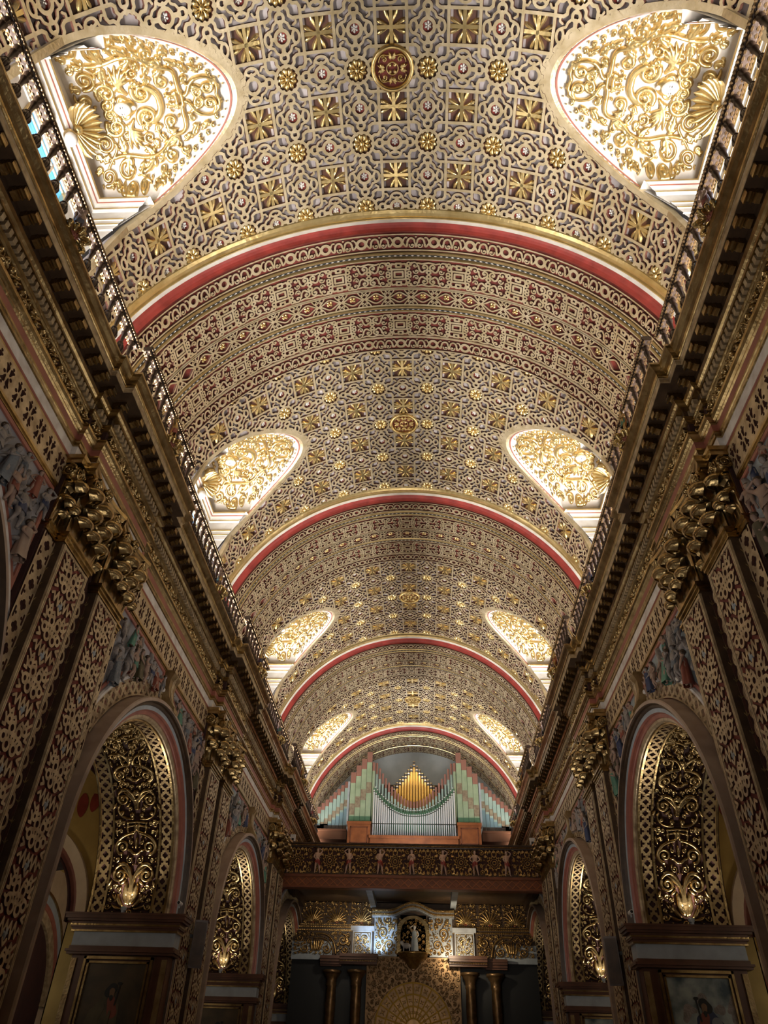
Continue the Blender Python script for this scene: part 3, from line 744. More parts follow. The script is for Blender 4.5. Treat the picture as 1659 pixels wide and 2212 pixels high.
    mb = MB(); mb.ball((WALLX - 0.2, 0, 13.12), 0.12, 12, (0.8, 0.9, 1.1)); o = mb.build('cherub_head', 'white_paint', t, True)
    mb = MB(); mb.ball((WALLX - 0.17, 0, 13.2), 0.13, 12, (0.8, 1, 0.8)); mb.build('hair', 'old_gold', o, True)
    for sy in (-1, 1):
        Q = Fld(0.2, 1.2, 12.97, 13.18, 0.01); Q.S[:] = 0.3
        for k in range(5): Q.acanthus(0.25 + 0.19 * k, 13.075, 0, 0.2, 0.03, 0.3 * (-1) ** k, 2)
        relief('frieze_leafage', Q, 'old_gold', lambda u, v, h, sy=sy: np.column_stack([WALLX - 0.04 - h, sy * u, v]), H=0.05, round_w=0.03, parent=t)
    return t
mat('sky_pane', (0.05, 0.2, 0.5), 0.1, 0, emit=(0.09, 0.42, 0.95), estr=1.1)
mat('lamp_glow', (1, 1, 1), 0.5, 0, emit=(0.85, 0.92, 1.0), estr=30)
mat('warm_glow', (1, 1, 1), 0.5, 0, emit=(1.0, 0.93, 0.8), estr=60)

def build_medallion(label):
    t = thing('medallion', label, 'medallion', (0, YM[0], ZC + RV), group='crown medallions of the vault')
    mb = MB(); mb.lathe([(0.0, -0.02), (0.34, -0.02)], (0, 0, 0), 32); mb.build('disc', 'red_ground', t)
    mb = MB(); mb.lathe([(0.30, -0.02), (0.30, -0.07), (0.32, -0.11), (0.345, -0.12), (0.37, -0.10), (0.385, -0.05), (0.385, 0.0)], (0, 0, 0), 40); mb.build('ring_frame', 'pale_gold', t, True)
    F = Fld(-0.3, 0.3, -0.3, 0.3, 0.008); F.sym(ID, MX, MY, MXY)
    F.ring(0, 0, 0.1, 0.012); F.volute(0.14, 0.14, 0.05, 40, 1.2, 1, 0.014, 14); F.acanthus(0.02, 0.12, 90, 0.15, 0.022, -0.5, 2); F.acanthus(0.12, 0.02, 0, 0.15, 0.022, 0.5, 2)
    F.smooth_curve([(0.08, 0.2), (0.18, 0.24), (0.22, 0.2), (0.24, 0.1)], 0.012); F.disc(0.04, 0.05, 0.03)
    F.clip(np.sqrt(F.us[:, None] ** 2 + F.vs[None, :] ** 2) - 0.29)
    relief('carved_emblem', F, 'pale_gold', lambda u, v, h: np.column_stack([u, v, -0.02 - h]), H=0.06, round_w=0.02, parent=t)
    return t

# ================================================================ entablature, one continuous piece per side
PLAN = [(0.0, -4.0)]
for yp in [YP[0] - B] + YP + [YP[2] + B]:
    for a, d in ((-1.40, 0.08), (-1.06, 0.22), (1.10, 0.08), (1.42, 0.0)):
        pass
def plan_for(levels=((-1.40, 0.08), (-1.06, 0.22), (1.12, 0.08), (1.44, 0.0)), y0=-2.0, y1=35.9):
    pts = [(0.0, y0)]; cur = 0.0
    for yp in YP:
        for a, d in levels:
            y = yp + a; pts.append((cur, y)); pts.append((d, y)); cur = d
    pts.append((cur, y1)); return pts
def build_entablature(side):
    t = thing('entablature', 'long gilded cornice with carved frieze and brackets running along the %s wall' % SIDE[side], 'cornice', (0, 0, 0), group=None)
    plan = plan_for()
    def part(name, prof, m, pl=plan):
        mb = MB(); sweep(mb, pl, prof, side); return mb.build(name, m, t)
    part('architrave', [(0.0, 8.58), (0.02, 8.585), (0.02, 8.60), (0.035, 8.61), (0.035, 8.63)], 'rose_paint')
    part('white_fascia', [(0.03, 8.63), (0.03, 8.80)], 'white_paint')
    part('gilt_fillet', [(0.03, 8.80), (0.05, 8.81), (0.06, 8.84), (0.05, 8.86), (0.065, 8.87), (0.065, 8.90)], 'dark_gold')
    part('red_fascia', [(0.055, 8.90), (0.055, 9.03)], 'rose_paint')
    part('gilt_cyma', [(0.055, 9.03), (0.075, 9.045), (0.08, 9.06), (0.11, 9.08), (0.135, 9.11), (0.14, 9.14), (0.125, 9.16), (0.125, 9.18), (0.03, 9.19)], 'dark_gold')
    part('frieze_ground', [(0.03, 9.19), (0.03, 9.46)], 'dark_red')
    part('gilt_fillet', [(0.03, 9.44), (0.06, 9.45), (0.08, 9.47), (0.08, 9.49), (0.1, 9.5), (0.1, 9.53), (0.06, 9.54)], 'dark_gold')
    part('dentil_ground', [(0.06, 9.54), (0.06, 9.68)], 'dark_brown')
    part('ovolo', [(0.06, 9.67), (0.15, 9.68), (0.16, 9.70), (0.19, 9.72), (0.215, 9.76), (0.20, 9.79)], 'dark_gold')
    part('soffit', [(0.2, 9.79), (0.2, 9.90), (0.43, 9.905)], 'dark_brown')
    part('corona', [(0.43, 9.895), (0.44, 9.895), (0.44, 9.975), (0.455, 9.98)], 'tan_gilding')
    part('crown_moulding', [(0.455, 9.98), (0.455, 10.0), (0.47, 10.01), (0.465, 10.03), (0.47, 10.06), (0.50, 10.10), (0.545, 10.14), (0.565, 10.17), (0.565, 10.21), (0.54, 10.215)], 'dark_gold')
    part('walkway', [(0.54, 10.215), (-0.62, 10.22)], 'dark_brown', [(0.0, -2.0), (0.0, 35.9)])
    # dentils: a pattern band
    mb = MB(); mod = []
    for k in range(len(plan) - 1):
        (d0, y0), (d1, y1) = plan[k], plan[k + 1]
        if abs(y1 - y0) < 0.3 or y1 < 1: continue
        y = max(y0, 1.0)
        n = max(1, int((y1 - y) / 0.105)); st = (y1 - y) / n
        for i in range(n):
            yy = y + (i + 0.5) * st; x = WX - d0
            mb.box(*sorted((side * (x - 0.06), side * (x - 0.135))), yy - 0.031, yy + 0.031, 9.555, 9.665)
        n = max(1, int(round((y1 - y) / 0.31))); st = (y1 - y) / n
        for i in range(n): mod.append((side * (WX - d0), y + (i + 0.5) * st))
    mb.build('dentil_band', 'tan_gilding', t)
    # modillions (carved brackets)
    mb = MB(); yw = 0.062; c = [(0.2, 9.90), (0.2, 9.80), (0.24, 9.775), (0.29, 9.79), (0.32, 9.83), (0.37, 9.845), (0.41, 9.83), (0.425, 9.86), (0.425, 9.90)]
    P = np.zeros((2, len(c), 3))
    for i, yy in enumerate((-yw, yw)):
        for k, (p, z) in enumerate(c): P[i, k] = (-side * p, yy, z)
    mb.grid(P); 
    for yy in (-yw, yw):
        mb.add([(-side * p, yy, z) for p, z in c], [tuple(range(len(c)))])
    for p in (0.27, 0.33, 0.40): mb.box(*sorted((-side * p, -side * (p + 0.018))), -yw - 0.008, yw + 0.008, 9.80, 9.9)
    m0 = mb.build('bracket', 'dark_gold', t); me = m0.data; m0.location = (mod[0][0], mod[0][1], 0)
    for x, y in mod[1:100]:
        o = bpy.data.objects.new('bracket', me); link(o, t); o.location = (x, y, 0)
    return t
def build_frieze_leaf(side, parent):
    rnd = random.Random(5 + side)
    F = Fld(0, 1.8, 9.20, 9.44, 0.0095); F.sym(*per(1.8))
    for k in range(6):
        x = 0.15 + 0.3 * k; sg = (-1) ** k
        F.volute(x, 9.32 + 0.02 * sg, 0.075, -90 * sg, 1.3, sg, 0.02, 16); F.acanthus(x + 0.08, 9.32, 70 * sg, 0.13, 0.02, -0.7 * sg, 2); F.leaf(x + 0.1, 9.32, -70 * sg, 0.12, 0.02, 1.0 * sg); F.leaf(x - 0.1, 9.32, 100 * sg, 0.1, 0.018, 1.0 * sg); F.leaf(x + 0.1, 9.30, 10, 0.14, 0.018, 0.8 * sg)
        F.disc(x + 0.15, 9.40, 0.016); F.disc(x + 0.15, 9.24, 0.016)
    plan = plan_for()
    for k in range(len(plan) - 1):
        (d0, y0), (d1, y1) = plan[k], plan[k + 1]
        if abs(y1 - y0) < 0.3 or y1 < 2: continue
        y0 = max(y0, 1.5) + 0.02; L = y1 - y0 - 0.02
        n = int(math.ceil(L / 1.8)); S = np.tile(F.S[:-1], (n, 1)); G = Fld(0, L, 9.20, 9.44, 0.0095); S = S[:len(G.us)]
        if len(S) < len(G.us): S = np.vstack([S, S[:len(G.us) - len(S)]])
        G.S = S[:, :len(G.vs)]
        relief('frieze_leafage', G, 'dark_gold', lambda u, v, h, d0=d0, y0=y0: np.column_stack([side * (WX - d0 - 0.03 - h * 1.5), y0 + u, v]), H=0.055, round_w=0.022, parent=parent)

# ================================================================ balustrade
def baluster_mesh():
    prof = [(0.0, 0.0), (0.05, 0.0), (0.05, 0.03), (0.03, 0.05), (0.026, 0.09), (0.045, 0.12), (0.066, 0.17), (0.07, 0.22), (0.055, 0.28), (0.036, 0.31), (0.046, 0.325), (0.046, 0.345), (0.03, 0.36), (0.025, 0.40), (0.032, 0.52), (0.042, 0.56), (0.05, 0.575), (0.05, 0.595), (0.034, 0.61), (0.03, 0.66), (0.05, 0.69), (0.05, 0.71), (0.03, 0.73), (0.0, 0.73)]
    mb = MB(); mb.lathe(prof, n=12)
    for k in range(8):
        a = 2 * PI * k / 8; mb.tube([(math.cos(a) * r, math.sin(a) * r, z) for r, z in ((0.048, 0.13), (0.068, 0.17), (0.073, 0.22), (0.057, 0.28))], 0.011, 5)
    return mb
def leaf_trim(mb, x, y0, y1, z, s, st=0.055):
    n = int((y1 - y0) / st) * 6; y = np.linspace(y0, y1, n); mb.tube(np.column_stack([np.full(n, x), y, np.full(n, z)]), 0.006 + 0.019 * np.abs(np.sin(y * PI / st)), 5)
def build_balustrade(name, L, label, n, statue_gap=None):
    """runs along +y from the origin at x=0, z=0 (top of the walkway)"""
    t = thing(name, label, 'balustrade')
    mb = MB(); mb.box(-0.06, 0.06, 0, L, 0.0, 0.06); mb.box(-0.05, 0.05, 0, L, 0.06, 0.075); mb.build('base_rail', 'dark_wood', t)
    mb = MB(); P = [(-0.05, 0.80), (-0.05, 0.83), (-0.075, 0.845), (-0.085, 0.87), (-0.075, 0.90), (0, 0.915), (0.075, 0.90), (0.085, 0.87), (0.075, 0.845), (0.05, 0.83), (0.05, 0.80)]
    G = np.array([[(x, y, z) for x, z in P] for y in (0, L)]); mb.grid(G, closed_v=True)
    for y in (0, L): mb.add([(x, y, z) for x, z in P], [tuple(range(len(P)))])
    rail = mb.build('hand_rail', 'dark_wood', t)
    mb = MB(); leaf_trim(mb, -0.08, 0, L, 0.835, 1); leaf_trim(mb, 0.08, 0, L, 0.835, 1); leaf_trim(mb, -0.04, 0, L, 0.81, 1, 0.075); leaf_trim(mb, 0.03, 0, L, 0.81, 1, 0.075); mb.build('beaded_edge', 'brown_gold', rail)
    m = baluster_mesh().build('baluster', 'dark_wood', t, True); me = m.data; m.location = (0, L / (2 * n), 0.075)
    for i in range(1, n):
        o = bpy.data.objects.new('baluster', me); link(o, t); o.location = (0, L * (i + 0.5) / n, 0.075)
    return t
def build_boss():
    """gilded pomegranate flower fixed to the cornice edge"""
    t = thing('gilded_flower_boss', 'x', 'carved flower')
    mb = MB(); mb.ball((0, 0, 0.02), 0.085, 12, (1, 1, 1.1)); 
    for i in range(6):
        for k in range(8):
            a = 2 * PI * k / 8 + i * 0.4; z = -0.07 + 0.03 * i; r = math.sqrt(max(0.0, 0.09 ** 2 - z * z)); mb.ball((r * math.cos(a), r * math.sin(a), z + 0.02), 0.016, 5)
    mb.build('seed_head', 'rose_paint', t, True)
    mb = MB()
    for ring, (n, R0, w) in enumerate(((8, 0.13, 0.05), (8, 0.19, 0.055))):
        for k in range(n):
            a = 2 * PI * (k + 0.5 * ring) / n; tt = np.linspace(0, 1, 9)
            r = R0 * np.sin(tt * 2.2) * 1.1 + 0.03; z = 0.1 - 0.06 * ring - 0.16 * tt ** 2 + 0.1 * np.clip(tt - 0.75, 0, 1)
            mb.tube(np.column_stack([r * math.cos(a), r * math.sin(a), z]), np.clip(0.022 + 0.012 * np.sin(tt * PI), 0.01, 1), 6)
            e = (r[-1] * math.cos(a), r[-1] * math.sin(a), z[-1]); mb.ball(e, 0.026, 6)
    mb.build('petals', 'pale_gold', t, True)
    mb = MB(); mb.tube([(0, 0, 0.08), (0.03, 0, 0.16), (0.06, 0, 0.22)], (0.04, 0.03, 0.035), 8)
    for k in range(6):
        a = k * 1.05; mb.tube([(0.05, 0, 0.16), (0.05 + 0.08 * math.cos(a), 0.08 * math.sin(a), 0.2), (0.05 + 0.12 * math.cos(a), 0.12 * math.sin(a), 0.14)], (0.02, 0.025, 0.008), 6)
    mb.build('stem', 'brown_gold', t, True)
    return t
# ================================================================ nave walls and arcade
YA = [YP[0] - B / 2 + B * i for i in range(4)]     # arch centres
AR, AZ, JX = 2.65, 4.24, 6.20                      # arch radius, springing height, back face of the wall
YEND = 35.9
def arch_S(U, V, r, yc):
    return np.where(V > AZ, np.sqrt((U - yc) ** 2 + (V - AZ) ** 2) - r, np.abs(U - yc) - r)
def build_wall(side):
    t = thing('wall_' + SIDE[side], None, None, kind='structure')
    for x, nm in ((WX, 'nave_face'), (JX, 'aisle_face')):
        W = Fld(-2.0, YEND, 0.0, 8.6, 0.08); U = W.us[:, None]; V = W.vs[None, :]; S = np.full(W.S.shape, -0.3)
        for yc in YA: S = np.maximum(S, -arch_S(U, V, AR, yc))
        W.S = S; relief(nm, W, 'red_ground' if x == WX else 'cream_plaster', lambda u, v, h: np.column_stack([np.full(len(u), side * x), u, v]), H=0.0, parent=t)
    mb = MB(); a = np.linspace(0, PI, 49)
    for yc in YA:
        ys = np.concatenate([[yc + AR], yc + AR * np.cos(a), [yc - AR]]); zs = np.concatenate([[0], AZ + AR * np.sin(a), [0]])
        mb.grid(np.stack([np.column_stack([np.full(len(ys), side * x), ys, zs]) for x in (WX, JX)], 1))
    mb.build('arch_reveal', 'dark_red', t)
    return t
# ---- strapwork fields of the piers
def pilaster_field(h=5.8):
    p = 0.72; F = Fld(-0.37, 0.37, 0, p, 0.0105); T = [(a, b, c, d, f, e) for a, b, c, d, e, f in per(p)]
    T = [(1, 0, 0, 1, 0, k * p) for k in (-1, 0, 1)] + [(-1, 0, 0, 1, 0, k * p) for k in (-1, 0, 1)]; F.sym(*T); w = 0.021
    F.stroke([(0.0, 0.02), (0.05, 0.14), (0.10, -0.02), (0.155, 0.15), (0.21, 0.0), (0.25, 0.10), (0.31, 0.06)], 0.018)
    F.ring(0.085, 0.27, 0.062, 0.021, n=16); F.ring(0.205, 0.33, 0.055, 0.021, n=16); F.ring(0.085, 0.47, 0.062, 0.021, n=16); F.ring(0.20, 0.53, 0.045, 0.020, n=14)
    F.stroke([(0.0, 0.33), (0.04, 0.37), (0.0, 0.42)], 0.020); F.stroke([(0.085, 0.34), (0.12, 0.40), (0.20, 0.39)], 0.020)
    F.stroke([(0.31, 0.17), (0.24, 0.20), (0.31, 0.25)], 0.019); F.stroke([(0.26, 0.34), (0.31, 0.36)], 0.019); F.stroke([(0.31, 0.44), (0.25, 0.44), (0.28, 0.52), (0.31, 0.56)], 0.019)
    F.stroke([(0.04, 0.54), (0.09, 0.60), (0.15, 0.56), (0.19, 0.66), (0.24, 0.60), (0.31, 0.66)], 0.019); F.stroke([(0.0, 0.62), (0.05, 0.68)], 0.019)
    n = int(round(h / p)); S = np.tile(F.S[:, :-1], (1, n)); S = np.hstack([S, S[:, :1]])
    G = Fld(-0.37, 0.37, 0, n * p, 0.0105); G.S = S; G.vs = np.arange(S.shape[1]) * F.rv
    return G
def ring_chain(w, h, p=0.24, side_only=False):
    F = Fld(-w / 2, w / 2, 0, p, 0.0105); F.sym(*[(1, 0, 0, 1, 0, k * p) for k in (-1, 0, 1)])
    F.ring(0, p / 2, p * 0.34, 0.022, sx=0.9, n=16); F.disc(0, 0, 0.03)
    n = int(round(h / p)); S = np.tile(F.S[:, :-1], (1, n)); S = np.hstack([S, S[:, :1]])
    F.S = S; F.vs = np.arange(S.shape[1]) * F.rv; F.edges(0.022, 'u'); return F
def quatrefoil(w, L, p=0.26, ends=False):
    """pierced plate: quatrefoils between crossing straps; u across, v along"""
    F = Fld(-w / 2, w / 2, 0, p, 0.0105); F.S[:] = -0.3; F.sub = True; F.sym(*[(1, 0, 0, 1, 0, k * p) for k in (-1, 0, 1)])
    q = min(w, p) * 0.125
    for a in range(4): F.disc(q * 1.05 * math.cos(a * PI / 2), p / 2 + q * 1.05 * math.sin(a * PI / 2), q * 0.95)
    for sg in (-1, 1):
        F.stroke([(sg * (w / 2 - 0.045), -0.2 * p), (sg * (w / 2 - 0.045), 0.2 * p)], 0.018); F.disc(sg * (w / 2 - 0.085), 0, 0.022)
    n = max(1, int(round(L / p))); S = np.tile(F.S[:, :-1], (1, n)); S = np.hstack([S, S[:, :1]])
    F.S = S; F.vs = np.arange(S.shape[1]) * F.rv * (L / (n * p)); F.sub = False
    return F
# ---- capital, built round a pilaster that projects to x = -d, half width hw, neck at z = 0
def leaf_sheet(mb, base, out, up, side, Wd, Ht, curl=0.2):
    """acanthus leaf: rises along `up`, then rolls over along `out`"""
    t = np.linspace(0, 1, 19); s = np.linspace(-1, 1, 9); P = np.zeros((19, 9, 3)); r = curl * 0.5
    th = np.clip((t - 0.45) / 0.55, 0, 1) * math.radians(205); u = np.clip(t / 0.45, 0, 1); z1 = Ht - r
    px = 0.04 * u + r - r * np.cos(th); pz = z1 * u + r * np.sin(th) * 0.9
    wd = Wd * np.where(t < 0.45, 0.66 + 0.24 * u, 0.90 + 0.32 * np.sin(np.clip((t - 0.45) / 0.4, 0, 1) * PI / 2)) * np.sqrt(np.clip(1 - np.clip((t - 0.82) / 0.19, 0, 1) ** 2, 0.05, 1))
    for j, q in enumerate(s):
        bow = math.sqrt(max(0.0, 1 - q * q * 0.98)); lift = np.clip((t - 0.35) / 0.4, 0, 1)
        P[:, j] = np.array(base) + np.outer(px * (0.55 + 0.45 * bow) + 0.32 * Wd * bow * (0.5 + 0.5 * lift), out) + np.outer(pz - 0.30 * Wd * (1 - bow) * lift, up) + np.outer(wd * q, side)
    Q = P - np.array(out) * 0.012 - np.outer(np.clip((t - 0.55) * 3, 0, 1) * 0.03, up)[:, None, :].repeat(9, 1)
    mb.grid(P); mb.grid(Q[:, ::-1]); mb.grid(np.stack([P[:, 0], Q[:, 0]], 1)); mb.grid(np.stack([P[:, -1], Q[:, -1]], 1)); mb.grid(np.stack([P[-1], Q[-1]], 1))
def volute_mesh(mb, c, R, ax, w=0.05):
    """scroll: spiral band in the plane normal to `ax`"""
    n = 34; t = np.linspace(0, 1, n); a = t * 2 * PI * 1.9; r = R * (1 - 0.78 * t)
    e1 = np.array([0, 0, 1.0]); e2 = np.cross(ax, e1); P = np.array(c) + np.outer(r * np.cos(a), e1) + np.outer(r * np.sin(a), e2)
    mb.tube(P + np.array(ax) * w * 0.5, np.linspace(0.026, 0.012, n) * R / 0.13, 6); mb.ball(np.array(c) + np.array(ax) * w * 0.5, R * 0.2, 8)
    k = np.linspace(0, 2 * PI, 21)
    ring = np.array(c) + np.outer(R * np.cos(k), e1) + np.outer(R * np.sin(k), e2)
    mb.grid(np.stack([ring + np.array(ax) * w * 0.5, ring - np.array(ax) * w * 0.5], 1))
    mb.grid(np.stack([np.tile(np.array(c) + np.array(ax) * w * 0.25, (21, 1)), ring + np.array(ax) * w * 0.4], 1))
def capital(parent, d, hw, m='dark_gold', leaf_n=3, H=1.2):
    cap = bpy.data.objects.new('capital', None); link(cap, parent); cap.location = (0, 0, 7.38)
    def nbox(mb, x, y, z0, z1): mb.box(-x, 0.0, -y, y, z0, z1)
    mb = MB(); nbox(mb, d + 0.05, hw + 0.05, 0.0, 0.05); nbox(mb, d + 0.025, hw + 0.025, -0.05, 0.0); nbox(mb, d + 0.075, hw + 0.075, 0.05, 0.085); nbox(mb, d + 0.02, hw + 0.02, 0.085, 0.10)
    mb.build('astragal', m, cap)
    mb = MB(); P = []
    for z, g in ((0.1, 0.0), (0.6, 0.02), (0.9, 0.05), (1.06, 0.12)): P.append([(0, -hw - g, z), (-d - g, -hw - g, z), (-d - g, hw + g, z), (0, hw + g, z)])
    mb.grid(np.array(P)); mb.build('bell', m, cap)
    X = (-1.0, 0, 0); Y = (0, 1.0, 0); Z = (0, 0, 1.0)
    def leaves(z, Ht, n, curl, off):
        for k in range(n):
            y = -hw + 2 * hw * (k + off) / (n - 1 + 2 * off) if n > 1 else 0
            mb = MB(); leaf_sheet(mb, (-d, y, z), X, Z, Y, hw / 3.3 * 1.15, Ht, curl); mb.build('acanthus_leaf', m, cap, True)
        for sg in (-1, 1):
            mb = MB(); leaf_sheet(mb, (-d * 0.5, sg * hw, z), (0, sg, 0), Z, (1.0, 0, 0), d * 0.42, Ht, curl); mb.build('acanthus_leaf', m, cap, True)
    leaves(0.1, 0.32, 3, 0.17, 0.4); leaves(0.1, 0.56, 2, 0.21, 0.55); leaves(0.1, 0.80, 3, 0.24, 0.12)
    for sg in (-1, 1):
        mb = MB(); volute_mesh(mb, (-d - 0.13, sg * (hw - 0.02), 0.95), 0.15, (-1.0, 0, 0), 0.09); mb.build('volute', m, cap, True)
        mb = MB(); volute_mesh(mb, (-d * 0.5 - 0.05, sg * (hw + 0.09), 0.94), 0.12, (0, float(sg), 0), 0.09); mb.build('volute', m, cap, True)
        if leaf_n > 1:
            mb = MB(); volute_mesh(mb, (-d - 0.07, sg * 0.11, 0.95), 0.075, (-1.0, 0, 0), 0.06); mb.build('volute', m, cap, True)
    mb = MB(); yy = np.linspace(-hw - 0.18, hw + 0.18, 13); con = 0.09 * (1 - (yy / (hw + 0.18)) ** 2)
    P = []
    for z, g in ((1.07, -0.04), (1.10, 0.0), (1.15, 0.01), (1.17, 0.03), (1.23, 0.03)):
        P.append([(0, yy[0] - g, z)] + [(-d - 0.18 - g + c, y + (g if y > 0 else -g if y < 0 else 0), z) for y, c in zip(yy, con)] + [(0, yy[-1] + g, z)])
    mb.grid(np.array(P)); P0 = P[0]; mb.add(P0, [tuple(range(len(P0)))]); mb.build('abacus', m, cap)
    if leaf_n > 1:
        mb = MB(); mb.ball((-d - 0.16, 0, 1.14), 0.06, 10)
        for k in range(6): a = k * PI / 3; mb.ball((-d - 0.15, 0.07 * math.cos(a), 1.14 + 0.07 * math.sin(a)), 0.035, 8)
        mb.build('fleuron', m, cap, True)
    return cap
HW, DP, DS = 0.42, 0.22, 0.08
def build_pilaster(label):
    """pilaster on the right-hand wall, origin at the wall face (nave = -x)"""
    t = thing('pilaster', label, 'pilaster', (WX, 0, 0), group='paired pilasters of the nave piers')
    mb = MB(); mb.box(-DP, 0, -HW, HW, 0, 7.38); mb.build('shaft', 'dark_brown', t)
    F = pilaster_field(5.76); relief('strapwork_panel', F, 'tan_gilding', lambda u, v, h: np.column_stack([-DP - h, u, v + 1.5]), H=0.04, parent=t, side='strap_side')
    mb = MB()
    mb.box(-DP - 0.006, -DP, -0.38, 0.38, 1.5, 7.26); mb.build('panel_ground', 'red_ground', t)
    mb = MB()
    for sg in (-1, 1):
        for a in (0.405, 0.372): mb.box(-DP - 0.035, -DP, sg * a - 0.011, sg * a + 0.011, 1.4, 7.30)
    mb.box(-DP - 0.035, -DP, -HW, HW, 7.25, 7.29); mb.build('panel_fillets', 'tan_gilding', t)
    for k in range(8):
        mb = MB(); mb.ball((-DP - 0.02, 0, 1.5 + 0.72 * k + 0.02), 0.06, 8, (0.5, 0.55, 1.4)); mb.ball((-DP - 0.02, 0, 1.5 + 0.72 * k + 0.02), 0.05, 8, (0.4, 1.5, 0.5)); mb.build('painted_bud', 'grey_blue_paint', t, True)
    mb = MB()
    for k in range(24):
        for sg in (-1, 1):
            z = 1.7 + k * 0.235
            mb.tube([(-DP / 2, sg * (HW + 0.004), z), (-DP / 2, sg * (HW + 0.004), z + 0.07)], [0.012, 0.004], 5)
            for q in (-1, 1): mb.tube([(-DP / 2, sg * (HW + 0.004), z), (-DP / 2 + q * 0.035, sg * (HW + 0.004), z + 0.04)], [0.010, 0.004], 5)
    mb.build('return_motifs', 'old_gold', t)
    capital(t, DP, HW)
    return t
def build_pier_backing(label):
    """the shallow layer behind a pair of pilasters: quatrefoil strips at both ends, ring chain between"""
    t = thing('pier_backing', label, 'pier', (WX, YP[0], 0), group='pier strips behind the paired pilasters')
    mb = MB(); mb.box(-DS, 0, -1.40, 1.42, 0, 8.58); mb.build('slab', 'dark_red', t)
    for yc, w in ((-1.23, 0.32), (1.25, 0.32)):
        F = quatrefoil(w, 5.8, 0.30); relief('quatrefoil_strip', F, 'tan_gilding', lambda u, v, h, yc=yc: np.column_stack([-DS - h, u + yc, v + 1.5]), H=0.035, parent=t, side='strap_side')
        cp = bpy.data.objects.new('half_capital', None); link(cp, t); cp.location = (0, yc, 7.38); m = 'dark_gold'; sg = 1 if yc > 0 else -1
        mb = MB(); mb.box(-DS - 0.05, 0, -0.17, 0.17, 0, 0.05); mb.box(-DS - 0.075, 0, -0.18, 0.18, 0.05, 0.085); mb.box(-DS - 0.03, 0, -0.165, 0.165, -0.05, 0.0)
        mb.box(-DS - 0.02, 0, -0.16, 0.16, 0.085, 1.07); mb.box(-DS - 0.2, 0, -0.22, 0.22, 1.08, 1.16); mb.box(-DS - 0.22, 0, -0.24, 0.24, 1.16, 1.23); mb.build('half_bell', m, cp)
        for y, z, Ht, wd, cu in ((-0.09, 0.1, 0.42, 0.075, 0.19), (0.09, 0.1, 0.42, 0.075, 0.19), (0.0, 0.1, 0.78, 0.11, 0.23)):
            mb = MB(); leaf_sheet(mb, (-DS - 0.01, y, z), (-1.0, 0, 0), (0, 0, 1.0), (0, 1.0, 0), wd, Ht, cu); mb.build('acanthus_leaf', m, cp, True)
        mb = MB(); volute_mesh(mb, (-DS - 0.13, sg * 0.10, 0.94), 0.12, (-1.0, 0, 0), 0.08); mb.build('volute', m, cp, True)
        mb = MB(); volute_mesh(mb, (-DS - 0.06, sg * 0.19, 0.94), 0.11, (0, float(sg), 0), 0.08); mb.build('volute', m, cp, True)
    F = ring_chain(0.40, 5.8); relief('ring_chain_strip', F, 'tan_gilding', lambda u, v, h: np.column_stack([-DS - h, u + 0.02, v + 1.5]), H=0.035, parent=t, side='strap_side')
    return t
